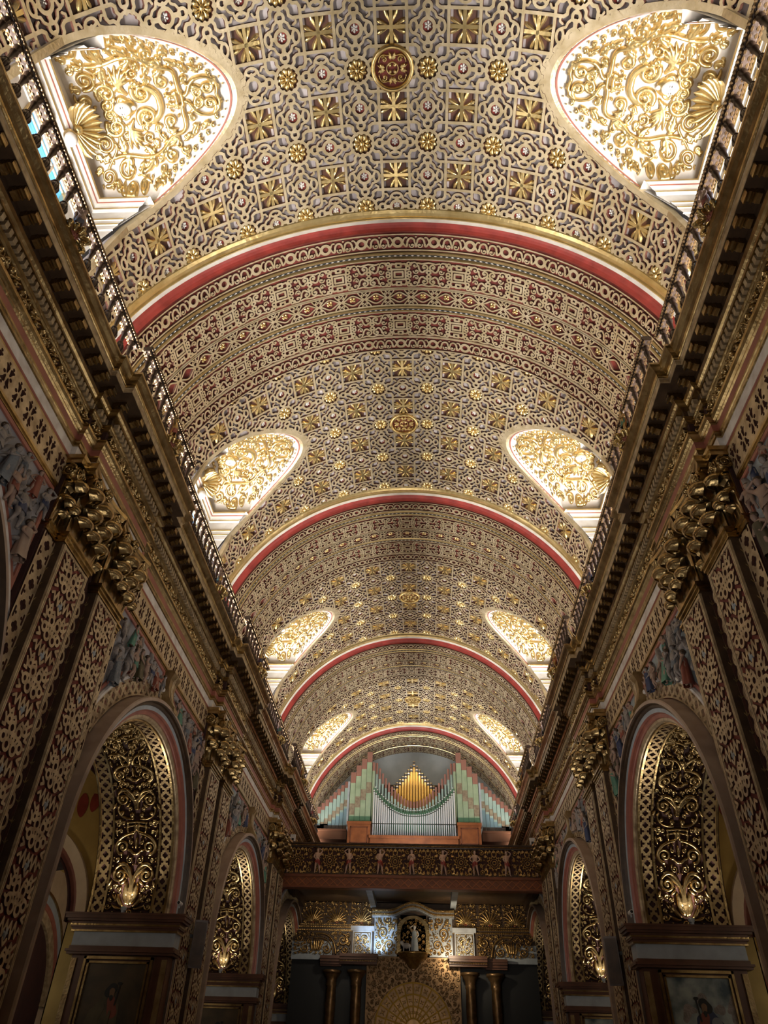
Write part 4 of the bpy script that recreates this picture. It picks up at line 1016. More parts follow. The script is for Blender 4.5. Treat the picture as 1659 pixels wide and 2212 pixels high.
# ---- arcade arch: origin at the nave wall face, arch centre, floor
def ring_sweep(mb, prof, r0=0.0, a0=0.0, a1=PI, n=61, legs=None):
    """prof = (radius, x-projection into the nave)"""
    a = np.linspace(a0, a1, n); P = np.zeros((n, len(prof), 3))
    for k, (r, p) in enumerate(prof): P[:, k] = np.column_stack([np.full(n, -p), r * np.cos(a), AZ + r * np.sin(a)])
    if legs is not None:
        L0 = P[0].copy(); L0[:, 2] = legs; L1 = P[-1].copy(); L1[:, 2] = legs; P = np.concatenate([L0[None], P, L1[None]])
    mb.grid(P); return mb
def soffit_map(xc, r):
    def f(u, v, h):
        a = v / r; rr = r - h
        return np.column_stack([xc + u, rr * np.cos(a), AZ + rr * np.sin(a)])
    return f
def soffit_field():
    L = PI * AR / 2; F = Fld(-0.48, 0.48, 0.02, L, 0.0105); F.sym(ID, MX)
    # flame of leaves at the foot
    F.leaf(0.0, 0.12, 90, 0.5, 0.07); F.leaf(0.03, 0.15, 60, 0.36, 0.05, 0.6); F.leaf(0.08, 0.12, 30, 0.3, 0.045, 0.9); F.leaf(0.02, 0.3, 50, 0.3, 0.045, 0.8); F.leaf(0.1, 0.1, -10, 0.26, 0.04, 1.0)
    F.volute(0.40, 0.13, 0.06, 180, 1.2, 1, 0.02); F.acanthus(0.2, 0.22, 20, 0.22, 0.025, 0.8, 2)
    def unit(v0, R=0.13, up=1):
        F.smooth_curve([(0.015, v0), (0.03, v0 + 0.34), (0.2, v0 + 0.5), (0.36, v0 + 0.32)], 0.04, 0.03); F.volute(0.27, v0 + 0.2, R, 30, 1.4, -1, 0.034)
        F.leaf(0.04, v0 + 0.1, 75, 0.34, 0.04, -0.9); F.leaf(0.1, v0 + 0.36, 35, 0.26, 0.034, -0.9); F.leaf(0.42, v0 + 0.12, -80, 0.22, 0.03, 0.9); F.leaf(0.13, v0 + 0.12, -60, 0.16, 0.03, 0.7)
    def unit2(v0, R=0.14):
        F.smooth_curve([(0.06, v0 + 0.42), (0.34, v0 + 0.38), (0.52, v0 + 0.14), (0.32, v0)], 0.034, 0.03); F.volute(0.27, v0 + 0.14, R, -80, 1.4, 1, 0.034)
        F.smooth_curve([(0.0, v0 + 0.02), (0.05, v0 - 0.02), (0.1, v0 + 0.1), (0.14, v0 + 0.08)], 0.03); F.leaf(0.0, v0 + 0.34, -90, 0.24, 0.035)
        F.leaf(0.05, v0 + 0.4, 110, 0.22, 0.035, -0.6); F.leaf(0.16, v0 + 0.4, 60, 0.2, 0.03, 0.9); F.leaf(0.38, v0 + 0.34, 60, 0.18, 0.03, 0.6)
    unit(0.5); unit2(1.08); F.ring(0.38, 1.66, 0.03, 0.02, n=10); F.ring(0.43, 1.72, 0.02, 0.02, n=8); F.ring(0.36, 1.74, 0.02, 0.02, n=8)
    F.stroke([(0, 1.66), (0.18, 1.62), (0.2, 1.70), (0.0, 1.72)], 0.022); F.disc(0.1, 1.86, 0.055); F.smooth_curve([(0.08, 1.78), (0.3, 1.76), (0.44, 1.9), (0.36, 2.04)], 0.026); F.disc(0.3, 1.9, 0.045)
    unit(2.0, 0.12); F.disc(0.0, 2.34, 0.07); F.stroke([(0, 2.2), (0.1, 2.22)], 0.03)
    unit2(2.62, 0.12); F.acanthus(0.0, 3.05, 90, 0.3, 0.03, 0, 2); F.volute(0.3, 3.25, 0.11, 200, 1.4, -1, 0.03); F.smooth_curve([(0.04, 3.1), (0.1, 3.3), (0.2, 3.4), (0.4, 3.3)], 0.028)
    F.volute(0.14, 3.62, 0.1, -90, 1.4, 1, 0.028); F.volute(0.38, 3.7, 0.08, 120, 1.3, -1, 0.024); F.leaf(0.2, 3.45, 20, 0.24, 0.03, 0.6); F.stroke([(0, 3.9), (0.12, 3.84), (0.3, 3.94), (0.44, 3.88)], 0.026); F.leaf(0.02, 4.0, 10, 0.3, 0.03, 0.3)
    dom = np.maximum(np.abs(F.us)[:, None] - 0.46, 0 * F.vs[None, :] - 1); autofill(F, dom, [(0.075, 300), (0.05, 600), (0.03, 900)], 7, 0.018, xr=(0.03, 0.45)); F.T = [ID]; return F
def build_arch(label):
    t = thing('arcade_arch', label, 'arch', (WX, YA[0], 0), group='arcade arches of the nave')
    mb = MB(); ring_sweep(mb, [(3.02, -0.02), (3.02, 0.28), (3.0, 0.30), (2.95, 0.30)], legs=0.0); mb.build('outer_moulding', 'rose_brown', t)
    mb = MB(); ring_sweep(mb, [(2.95, 0.30), (2.93, 0.24), (2.89, 0.25), (2.87, 0.20)], legs=0.0); mb.build('dark_moulding', 'dark_brown', t)
    mb = MB(); ring_sweep(mb, [(2.87, 0.20), (2.80, 0.19)], legs=0.0); mb.build('grey_fascia', 'grey_blue_paint', t)
    mb = MB(); ring_sweep(mb, [(2.80, 0.19), (2.78, 0.14), (2.72, 0.13), (2.71, 0.09)], legs=0.0); mb.build('red_moulding', 'rose_paint', t)
    mb = MB(); ring_sweep(mb, [(2.71, 0.09), (2.665, 0.085), (2.64, 0.06), (2.64, -0.02)], legs=0.0); mb.build('gilt_edge', 'tan_gilding', t)
    F = quatrefoil(0.30, 2.0 * 3.17 * math.radians(60), 0.27)
    a0 = math.radians(30)
    relief('quatrefoil_band', F, 'tan_gilding', lambda u, v, h: np.column_stack([-h, (3.19 + u) * np.cos(a0 + v / 3.17), AZ + (3.19 + u) * np.sin(a0 + v / 3.17)]), H=0.035, parent=t)
    mb = MB(); ring_sweep(mb, [(3.35, 0.0), (3.35, 0.06), (3.37, 0.08), (3.41, 0.08), (3.43, 0.05), (3.43, 0.0)], a0=math.radians(29), a1=math.radians(151)); mb.build('white_rim', 'white_paint', t)
    # soffit: two pierced bands and the carved candelabrum
    L = PI * AR
    for xc, w in ((0.13, 0.26), (1.36, 0.28)):
        F = quatrefoil(w, L, 0.235); relief('quatrefoil_band', F, 'old_gold', soffit_map(xc, AR), H=0.03, parent=t, side='strap_side')
    mb = MB()
    for x in (0.0, 0.26, 1.22, 1.50):
        a = np.linspace(0, PI, 61); mb.grid(np.stack([np.column_stack([np.full(61, x + q), (AR - h) * np.cos(a), AZ + (AR - h) * np.sin(a)]) for q, h in ((-0.02, 0), (-0.02, 0.045), (0.02, 0.045), (0.02, 0))], 1))
    mb.build('soffit_fillets', 'dark_gold', t)
    F = soffit_field(); f = soffit_map(0.735, AR)
    relief('carved_candelabrum', F, 'dark_gold', f, H=0.085, round_w=0.035, parent=t)
    g = lambda u, v, h: f(u, v, h) * np.array([1, -1, 1])
    relief('carved_candelabrum', F, 'dark_gold', g, H=0.085, round_w=0.035, parent=t)
    # keystone console
    c = [(0.0, 8.03), (0.19, 8.03), (0.21, 7.98), (0.19, 7.93), (0.15, 7.85), (0.14, 7.7), (0.18, 7.5), (0.25, 7.38), (0.32, 7.28), (0.32, 7.22), (0.0, 7.22)]
    mb = MB(); P = np.zeros((2, len(c), 3))
    for i, sg in enumerate((-1, 1)):
        for k, (p, z) in enumerate(c): P[i, k] = (-p, sg * (0.12 + 0.09 * (z - 7.22) / 0.8), z)
    mb.grid(P); [mb.add(P[i], [tuple(range(len(c)))]) for i in (0, 1)]; ks = mb.build('keystone', 'old_gold', t)
    F = Fld(-0.15, 0.15, 7.3, 7.98, 0.01); F.sym(ID, MX)
    for k in range(5): F.leaf(0.0, 7.32 + 0.1 * k, 60, 0.2, 0.014, 0.7)
    F.stroke([(0, 7.3), (0, 7.95)], 0.012)
    relief('keystone_veins', F, 'tan_gilding', lambda u, v, h: np.column_stack([-np.interp(v, [7.22, 7.28, 7.38, 7.5, 7.7, 7.85, 7.93, 7.98], [0.32, 0.32, 0.25, 0.18, 0.14, 0.15, 0.19, 0.21]) - h, u, v]), H=0.012, parent=ks, edge=1)
    return t
def build_lattice(label):
    t = thing('pierced_frieze', label, 'frieze', (WX, YA[0], 0), group='pierced gilt friezes above the arches')
    w, p = 0.46, 0.62; F = Fld(-w / 2, w / 2, 0, p, 0.0105); F.S[:] = -0.3; F.sub = True
    F.sym(*[(1, 0, 0, 1, 0, k * p) for k in (-1, 0, 1)])
    for y0 in (0.16, 0.47):
        for sy in (-1, 1):
            for sx in (-1, 1):
                F.stroke([(sx * 0.03, y0 + sy * 0.035), (sx * 0.10, y0 + sy * 0.045), (sx * 0.12, y0 + sy * 0.085)], [0.016, 0.036, 0.018]); F.disc(sx * 0.16, y0 + sy * 0.05, 0.022)
            F.disc(0, y0 + sy * 0.08, 0.028)
    n = 9; S = np.tile(F.S[:, :-1], (1, n)); S = np.hstack([S, S[:, :1]]); F.S = S; F.vs = np.linspace(-2.84, 2.84, S.shape[1]); F.sub = False
    relief('pierced_plate', F, 'tan_gilding', lambda u, v, h: np.column_stack([-0.012 - h, v, u + 8.31]), H=0.03, parent=t, side='strap_side')
    mb = MB()
    mb.box(-0.05, 0, -2.84, 2.84, 8.035, 8.075); mb.box(-0.03, 0, -2.84, 2.84, 8.0, 8.035); mb.box(-0.03, 0, -2.84, 2.84, 8.55, 8.585); mb.build('fillets', 'dark_gold', t)
    mb = MB(); mb.box(-0.012, 0, -2.84, 2.84, 8.075, 8.55); mb.build('ground', 'dark_red', t)
    return t
def spandrel_S(U, V):
    """region between keystone, frieze, pier and arch rim (u = y from arch centre > 0)"""
    return np.maximum.reduce([3.46 - np.sqrt(U ** 2 + (V - AZ) ** 2), V - 7.96 + 0 * U, U - 2.80 + 0 * V, 0.30 - U + 0 * V])
FIGCOL = [('flesh', 'robe_rust'), ('stone_figure', 'robe_slate'), ('stone_figure', 'stone_figure'), ('flesh', 'green_cloth'), ('flesh', 'robe_olive'), ('flesh', 'rose_brown'), ('stone_figure', 'robe_navy')]
def build_spandrel(label, seed, mirror_y, tint):
    """painted relief scene; far half of a bay when mirror_y = 1, near half when -1"""
    t = thing('spandrel_relief', label, 'relief', (WX, YA[0], 0)); rnd = random.Random(seed); m = mirror_y
    G = Fld(0.25, 2.85, 6.0, 8.0, 0.03); G.S = spandrel_S(G.us[:, None], G.vs[None, :])
    relief('painted_ground', G, tint, lambda u, v, h: np.column_stack([-0.02 - 0 * u, m * u, v]), H=0.0, parent=t)
    mb = MB(); F2 = Fld(0.25, 2.85, 6.0, 8.0, 0.02); q = spandrel_S(F2.us[:, None], F2.vs[None, :]); F2.S = np.maximum(q, -0.055 - q)
    relief('red_border', F2, 'rose_paint', lambda u, v, h: np.column_stack([-0.02 - h, m * u, v]), H=0.03, parent=t)
    F = Fld(0.3, 2.8, 6.0, 7.95, 0.018)
    for _ in range(70):
        x, z = rnd.uniform(0.4, 2.75), rnd.uniform(6.2, 7.6); F.leaf(x, z, rnd.uniform(0, 180), rnd.uniform(0.2, 0.45), rnd.uniform(0.02, 0.05), rnd.uniform(-1, 1))
    F.clip(spandrel_S(F.us[:, None], F.vs[None, :]) + 0.06)
    relief('carved_landscape', F, 'stone_figure', lambda u, v, h: np.column_stack([-0.02 - h, m * u, v]), H=0.09, round_w=0.04, parent=t)
    spots = [(2.55, 6.62, 0.62), (2.25, 6.85, 0.68), (1.95, 6.98, 0.62), (1.68, 7.1, 0.6), (1.38, 7.2, 0.56), (1.1, 7.3, 0.5), (0.82, 7.34, 0.48), (0.56, 7.36, 0.42), (2.62, 7.3, 0.5), (2.3, 7.42, 0.42), (1.95, 7.45, 0.38)]
    poses = ['akimbo', 'raise', 'fold', 'raise']
    for k, (u, z, h) in enumerate(spots):
        fl, cl = FIGCOL[(k + seed) % len(FIGCOL)]
        f = make_figure('carved_figure', poses[(k + seed) % 4], None, None, h, fl, cl, long=(k + seed) % 3 == 1, parent=t)
        f.location = (-0.13, m * u, z - 0.05 + 0.04 * rnd.random()); f.rotation_euler = (rnd.uniform(-0.15, 0.15), 0.0, -PI / 2 + rnd.uniform(-0.6, 0.6)); f.scale = (1.15, 1.15, 1)
    return t
mat('rose_brown', (0.36, 0.27, 0.21), 0.5, 0.05, (0.26, 0.18, 0.14), 4)
mat('stone_figure', (0.30, 0.26, 0.24), 0.55, 0, (0.16, 0.14, 0.13), 9, 0.6)
mat('robe_slate', (0.16, 0.18, 0.20), 0.55, 0, (0.09, 0.10, 0.12), 8, 0.6)
mat('green_cloth', (0.10, 0.24, 0.17), 0.6, 0, (0.06, 0.15, 0.11), 5)
mat('pale_blue_ground', (0.36, 0.42, 0.45), 0.7, 0, (0.22, 0.26, 0.30), 2)
mat('dusk_ground', (0.34, 0.33, 0.35), 0.7, 0, (0.2, 0.2, 0.22), 2)

# ---- piers below the arches: impost cornice, painting, lamp. origin on the jamb face (facing -y), right side
def build_impost(label):
    t = thing('pier_cornice', label, 'cornice', (JX, YA[0] + AR, 0), group='cornices on the arch piers')
    x0, x1 = WX - 0.26 - JX, 0.05
    def band(mb, p, z0, z1, q=None):
        mb.box(x0 - p, x1 + p, -p, 0.3, z0, z1)
    mb = MB()
    for p, z0, z1 in ((0.10, 3.96, 4.0), (0.13, 4.0, 4.03), (0.13, 4.06, 4.10), (0.20, 4.10, 4.14), (0.235, 4.14, 4.2), (0.25, 4.2, 4.235)): band(mb, p, z0, z1)
    mb.build('moulding', 'pier_wood', t)
    mb = MB()
    for p, z0, z1 in ((0.14, 4.03, 4.06), (0.11, 3.93, 3.96)): band(mb, p, z0, z1)
    mb.build('gilt_fillet', 'dark_gold', t)
    mb = MB(); band(mb, 0.06, 3.70, 3.93); mb.build('frieze_board', 'grey_blue_paint', t)
    mb = MB(); band(mb, 0.10, 3.56, 3.60); band(mb, 0.13, 3.60, 3.64); band(mb, 0.08, 3.64, 3.70); mb.build('lower_moulding', 'pier_wood', t)
    mb = MB(); mb.box(x0, x1, -0.02, 0.3, 0, 3.56); mb.build('pier_shaft', 'pier_wood', t)
    mb = MB()
    for x in (x0 + 0.06, x1 - 0.06): mb.box(x - 0.05, x + 0.05, -0.05, 0.0, 0.3, 3.5)
    mb.build('gilt_stiles', 'old_gold', t)
    return t
mat('pier_wood', (0.13, 0.055, 0.032), 0.4, 0.1, (0.07, 0.03, 0.018), 3)
mat('painting_dark', (0.09, 0.06, 0.03), 0.4, 0, (0.03, 0.022, 0.014), 2.2)
mat('painting_sky', (0.34, 0.38, 0.36), 0.4, 0, (0.05, 0.08, 0.10), 2.6, contrast=0.12)
mat('skin_dark', (0.22, 0.12, 0.06), 0.5, 0, (0.14, 0.08, 0.04), 5)
mat('robe_navy', (0.03, 0.04, 0.09), 0.5); mat('robe_grey', (0.20, 0.21, 0.23), 0.5); mat('robe_rust', (0.20, 0.05, 0.03), 0.5)
mat('robe_olive', (0.10, 0.08, 0.04), 0.5, 0, (0.05, 0.04, 0.02), 4)
def build_painting(label, sky, seed):
    t = thing('framed_painting', label, 'painting', (JX, YA[0] + AR, 0)); cx = (WX - 0.22 - JX) / 2; W, H, zt = 1.32, 2.0, 3.53
    x0, x1, z0, z1 = cx - W / 2, cx + W / 2, zt - H, zt
    for nm, a, b, p, m in (('outer_frame', 0.0, 0.045, 0.10, 'dark_gold'), ('frame_hollow', 0.045, 0.075, 0.05, 'pier_wood'), ('inner_frame', 0.075, 0.11, 0.09, 'dark_gold')):
        mb = MB()
        for bx in ((x0 + a, x0 + b, z0 + a, z1 - a), (x1 - b, x1 - a, z0 + a, z1 - a), (x0 + a, x1 - a, z0 + a, z0 + b), (x0 + a, x1 - a, z1 - b, z1 - a)):
            mb.box(bx[0], bx[1], -p, -0.03, bx[2], bx[3])
        mb.build(nm, m, t)
    mb = MB(); mb.box(x0 + 0.1, x1 - 0.1, -0.06, -0.03, z0 + 0.1, z1 - 0.1); cv = mb.build('canvas', 'painting_sky' if sky else 'painting_dark', t)
    def blob(name, strokes, m, lay):
        F = Fld(x0 + 0.1, x1 - 0.1, z0 + 0.1, z1 - 0.1, 0.012)
        for pts, r in strokes: F.stroke([(cx + a, z1 - b) for a, b in pts], r)
        relief(name, F, m, lambda u, v, h: np.column_stack([u, -0.06 - 0.0015 * lay - h, v]), H=0.0005, parent=cv)
    o = 0.05 if sky else 0.02
    cl = [([(-.05 + .28 * k, 0.45 + .14 * (k % 3)), (.12 + .28 * k - .1, 0.42 + .16 * (k % 2)), (.05 + .2 * k, .6)], [.05, .08, .04]) for k in range(-1, 3)]
    if sky: blob('cloud', cl, 'stone_figure', 0.5)
    blob('mantle', [([(o + .02, .72), (o + .15, .95), (o + .2, 1.3), (o + .1, 1.7)], [.14, .2, .24, .26]), ([(o - .1, .75), (o - .12, 1.1)], [.1, .1])], 'robe_navy' if sky else 'robe_olive', 1)
    blob('tunic', [([(o - .04, .68), (o - .10, .86)], [.07, .09])], 'robe_rust', 2)
    blob('sleeve', [([(o + .14, .78), (o + .22, 1.0), (o + .05, 1.18)], [.09, .08, .06])], 'robe_grey' if sky else 'robe_olive', 3)
    blob('hair', [([(o - .03, .50), (o + .03, .56)], [.085, .08])], 'black', 4)
    blob('face', [([(o - .03, .54), (o - .035, .61)], [.05, .04])], 'skin_dark', 5)
    blob('beard', [([(o - .03, .635), (o - .03, .67)], [.036, .02])], 'black', 6)
    blob('hand', [([(o - .02, 1.18), (o - .08, 1.16)], [.03, .025])], 'skin_dark', 6)
    blob('staff', [([(o - .15, .42), (o - .12, .75)], [.012, .012]), ([(o - .17, .42), (o - .12, .42)], .02)], 'black', 6)
    blob('scroll', [([(o - .06, .85), (o - .02, 1.15), (o + .05, 1.5)], [.02, .035, .03])], 'cream_plaster' if sky else 'robe_olive', 7)
    return t
def build_uplight(label, warm=True):
    t = thing('spotlight', label, 'lamp', (WX + 0.72, YA[0] + AR - 0.12, 4.235))
    mb = MB(); mb.box(-0.02, 0.02, -0.05, 0.05, 0, 0.05); mb.lathe([(0.0, 0.05), (0.05, 0.05), (0.06, 0.1), (0.05, 0.12)], n=14); mb.build('housing', 'grey_blue_paint', t)
    mb = MB(); mb.lathe([(0.0, 0.115), (0.045, 0.118), (0.047, 0.11)], n=14); mb.build('bulb', 'warm_glow', t)
    return t
def build_cam(label):
    t = thing('security_camera', label, 'camera'); mb = MB(); mb.lathe([(0.0, -0.09), (0.035, -0.09), (0.038, 0.08), (0.0, 0.085)], n=12, axis='y'); mb.build('housing', 'white_paint', t)
    mb = MB(); mb.box(-0.012, 0.012, -0.012, 0.012, -0.08, -0.03); mb.build('bracket', 'grey_blue_paint', t)
    mb = MB(); mb.lathe([(0.0, -0.094), (0.026, -0.093), (0.03, -0.085)], n=12, axis='y'); mb.build('lens', 'black', t); return t
def build_speaker(label, x, y, z, s):
    t = thing('wall_loudspeaker', label, 'loudspeaker', (x, y, z)); mb = MB(); mb.box(-0.13, 0.13, -0.11, 0.11, -0.42, 0.42); mb.build('cabinet', 'dark_wood', t)
    mb = MB(); mb.box(-0.11, 0.11, -0.125, -0.11, -0.38, 0.38); mb.build('grille', 'dark_brown', t)
    mb = MB(); mb.box(*sorted((s * 0.1, s * 0.25)), -0.02, 0.02, 0.1, 0.16); mb.build('bracket', 'black', t); t.rotation_euler = (math.radians(6), 0, math.radians(-18 * s)); return t

# ---- side aisles seen through the arches
def build_aisle(side):
    XO = 10.2
    t = thing('wall_aisle_' + SIDE[side], None, None, kind='structure')
    mb = MB(); mb.box(*sorted((side * XO, side * (XO + 0.1))), -2, YEND, 0, 9); mb.build('outer_wall', 'cream_plaster', t)
    for yc in YA:
        # outer chapel arch: moulded rings on the outer wall
        for r0, r1, m, p in ((1.9, 2.15, 'tan_gilding', 0.1), (2.15, 2.28, 'rose_paint', 0.14), (2.28, 2.5, 'grey_blue_paint', 0.12), (2.5, 2.56, 'dark_gold', 0.16)):
            mb = MB(); a = np.linspace(0, PI, 41)
            P = np.stack([np.column_stack([np.full(41, side * (XO - q)), yc + r * np.cos(a), 3.3 + r * np.sin(a)]) for r, q in ((r0, 0), (r0, p), (r1, p), (r1, 0))], 1); mb.grid(P); mb.build('chapel_arch_band', m, t)
        mb = MB(); a = np.linspace(0, PI, 41); P = np.array([[(side * (XO - 0.02), yc, 3.3)] * 41, [(side * (XO - 0.02), yc + 1.9 * math.cos(q), 3.3 + 1.9 * math.sin(q)) for q in a]]); mb.grid(P)
        mb.box(*sorted((side * (XO - 0.02), side * (XO - 0.03))), yc - 1.9, yc + 1.9, 0, 3.3); mb.build('chapel_recess', 'dark_red', t)
        # vault over each aisle bay
        mb = MB(); u = np.linspace(JX, XO, 13); v = np.linspace(yc - 2.75, yc + 2.75, 15)
        P = np.array([[(side * x, y, 6.5 + 1.5 * math.sin(PI * (x - JX) / (XO - JX)) * math.cos((y - yc) / 2.75 * PI / 2 * 0.98) ** 0.6) for y in v] for x in u]); mb.grid(P)
        mb.build('aisle_vault', 'ochre_plaster', t, True)
    xc, r = (JX + XO) / 2, 1.62
    for yp in YP + [YP[0] - B, YP[2] + B]:
        W = Fld(JX, XO, 0, 8.2, 0.06); U = W.us[:, None]; V = W.vs[None, :]
        W.S = -np.where(V > 4.1, np.sqrt((U - xc) ** 2 + (V - 4.1) ** 2) - r, np.abs(U - xc) - r)
        for dy in (-1.5, 1.5):
            relief('transverse_wall', W, 'ochre_plaster', lambda u, v, h, q=yp + dy: np.column_stack([side * u, np.full(len(u), q), v]), H=0.0, parent=t)
        for (ra, rb, m, p) in ((r, r + 0.16, 'rose_paint', 0.05), (r + 0.16, r + 0.36, 'cream_plaster', 0.14), (r - 0.01, r + 0.02, 'dark_red', 0.16)):
            mb = MB(); a = np.linspace(0, PI, 33)
            P = np.stack([np.column_stack([side * (xc + q * np.cos(a)), np.full(33, yp - 1.5 - w), 4.1 + q * np.sin(a)]) for q, w in ((ra, 0), (ra, p), (rb, p), (rb, 0))], 1); mb.grid(P); mb.build('aisle_arch_moulding', m, t)
        mb = MB(); a = np.linspace(0, PI, 33); P = np.stack([np.column_stack([side * (xc + r * np.cos(a)), np.full(33, y), 4.1 + r * np.sin(a)]) for y in (yp - 1.5, yp + 1.5)], 1); mb.grid(P)
        for sg in (-1, 1): mb.box(*sorted((side * (xc + sg * r), side * (xc + sg * (r + 0.02)))), yp - 1.5, yp + 1.5, 0, 4.1)
        mb.build('aisle_arch_soffit', 'dark_red', t)
        # painted leaf fringe on the plaster above the arch
        F = Fld(JX, XO, 5.6, 7.2, 0.03)
        for k in range(12): F.leaf(JX + 0.1 + 0.33 * k, 6.9 - 0.5 * math.cos((k - 5.5) / 5.5 * 1.4), -90 + 8 * math.sin(k * 2), 0.5, 0.12)
        F.S = np.minimum(F.S, 6.75 - F.vs[None, :] + 0 * F.us[:, None]); relief('painted_leaf_fringe', F, 'red_paint', lambda u, v, h, q=yp - 1.515: np.column_stack([side * u, np.full(len(u), q), v]), H=0.0, parent=t)
    return t
mat('gallery_flesh', (0.55, 0.38, 0.29), 0.5, 0, (0.3, 0.16, 0.11), 5)
# ================================================================ organ gallery, organ, entrance screen
GY = 27.3
def build_gallery():
    t = thing('organ_gallery', 'carved gilded choir gallery front spanning the nave below the organ', 'gallery', (0, GY, 0)); W = WX
    mb = MB(); mb.box(-W, W, 0.0, 8.5, 7.60, 7.72); mb.build('floor_deck', 'dark_wood', t)
    mb = MB(); mb.box(-W, W, 0.35, 4.15, 7.56, 7.60); mb.build('soffit', 'dark_brown', t)
    for x in (-4.4, -1.55, 1.55, 4.4):
        mb = MB(); mb.box(x - 0.11, x + 0.11, 0.25, 4.1, 7.36, 7.56); mb.build('soffit_beam', 'grey_blue_paint' if abs(x) < 2 else 'dark_wood', t)
    mb = MB(); mb.box(-W, W, 0.0, 0.35, 7.22, 7.56); mb.box(-W, W, -0.04, 0.3, 7.20, 7.24); mb.box(-W, W, -0.06, 0.3, 7.54, 7.58); mb.box(-W, W, -0.03, 0.3, 7.58, 7.63); mb.build('beam', 'beam_red', t)
    F = Fld(-W, W, 7.25, 7.53, 0.011); F.sym(ID)
    for k in range(34):
        x = -W + 0.14 + 0.275 * k
        F.stroke([(x - 0.135, 7.39), (x, 7.51), (x + 0.135, 7.39), (x, 7.27), (x - 0.135, 7.39)], 0.014)
    F.edges(0.014, 'v'); relief('lozenge_band', F, 'organ_wood', lambda u, v, h: np.column_stack([u, -h, v]), H=0.025, parent=t, side='strap_side')
    mb = MB(); mb.box(-W, W, 0.02, 0.14, 7.62, 8.56); mb.build('parapet_ground', 'dark_red', t)
    F = Fld(0, 1.155, 7.64, 8.50, 0.0105); F.sym(*combine([ID, MX], [(1, 0, 0, 1, 0, 0), (1, 0, 0, 1, 1.155, 0)])); zc = 8.07
    F.ring(0.5775, zc, 0.06, 0.02); F.ring(0.5775, zc, 0.13, 0.014)
    for k in range(12): a = k * 30; F.leaf(0.5775 + 0.15 * math.cos(math.radians(a)), zc + 0.15 * math.sin(math.radians(a)), a + 20, 0.15, 0.022, 0.8)
    for (x, z, R, a, s) in ((0.14, -.32, 0.085, 0, 1), (0.14, .32, 0.085, 90, -1), (0.42, -.36, 0.055, 200, 1), (0.42, .36, 0.055, 0, 1), (0.11, -.1, 0.065, 120, -1), (0.11, .1, 0.065, 60, 1), (0.27, -.22, 0.055, 0, 1), (0.27, .22, 0.055, 0, -1), (0.5775, .36, .05, 0, 1), (0.5775, -.36, .05, 180, 1), (.3, .37, .04, 0, 1), (.3, -.37, .04, 0, 1)):
        F.volute(x, zc + z, R, a, 1.4, s, 0.018, 18); F.leaf(x, zc + z + R, a + 60, 0.11, 0.02, 0.8); F.leaf(x + R, zc + z, a - 60, 0.11, 0.02, -0.8)
    n = 8; S = np.tile(F.S[:-1], (n, 1)); S = np.vstack([S, S[:1]]); F.S = S; F.us = np.linspace(-W, W, S.shape[0])
    relief('filigree_panel', F, 'gallery_gold', lambda u, v, h: np.column_stack([u, 0.02 - h * 1.2, v]), H=0.055, round_w=0.022, parent=t)
    mb = MB(); P = [(0.0, 8.50), (-0.05, 8.51), (-0.06, 8.54), (-0.03, 8.56), (-0.08, 8.58), (-0.11, 8.61), (-0.11, 8.65), (0.2, 8.66)]
    mb.grid(np.array([[(x, y, z) for y, z in P] for x in (-W, W)])); rail = mb.build('top_rail', 'dark_wood', t)
    mb = MB(); P = np.array([[(x, -0.07 - 0.02 * math.sin(x * 78.5) ** 2, z) for z in (8.555, 8.57, 8.585)] for x in np.linspace(-W, W, 930)]); mb.grid(P); mb.build('beaded_edge', 'gallery_gold', rail)
    return t
mat('beam_red', (0.20, 0.06, 0.025), 0.45, 0, (0.12, 0.035, 0.015), 4)
mat('gallery_gold', (0.55, 0.36, 0.14), 0.3, 0.85, (0.30, 0.17, 0.06), 7, 0.3)
mat('pipe_zinc', (0.80, 0.82, 0.84), 0.3, 0.5); mat('pipe_gold', (0.85, 0.55, 0.16), 0.28, 0.75)
mat('pipe_green', (0.34, 0.42, 0.28), 0.4, 0, (0.24, 0.32, 0.2), 3); mat('pipe_dark_green', (0.07, 0.16, 0.09), 0.4)
mat('pipe_mint', (0.34, 0.44, 0.38), 0.4, 0, (0.24, 0.34, 0.3), 3); mat('pipe_blue', (0.16, 0.26, 0.30), 0.4); mat('pipe_maroon', (0.26, 0.12, 0.09), 0.45)
mat('pipe_cap', (0.05, 0.04, 0.035), 0.4)
OY = 34.3
def pipe_mesh(name, r, h, mats):
    """round display pipe with a conical foot; mats = list of (z0, z1, material, radius gain)"""
    return None
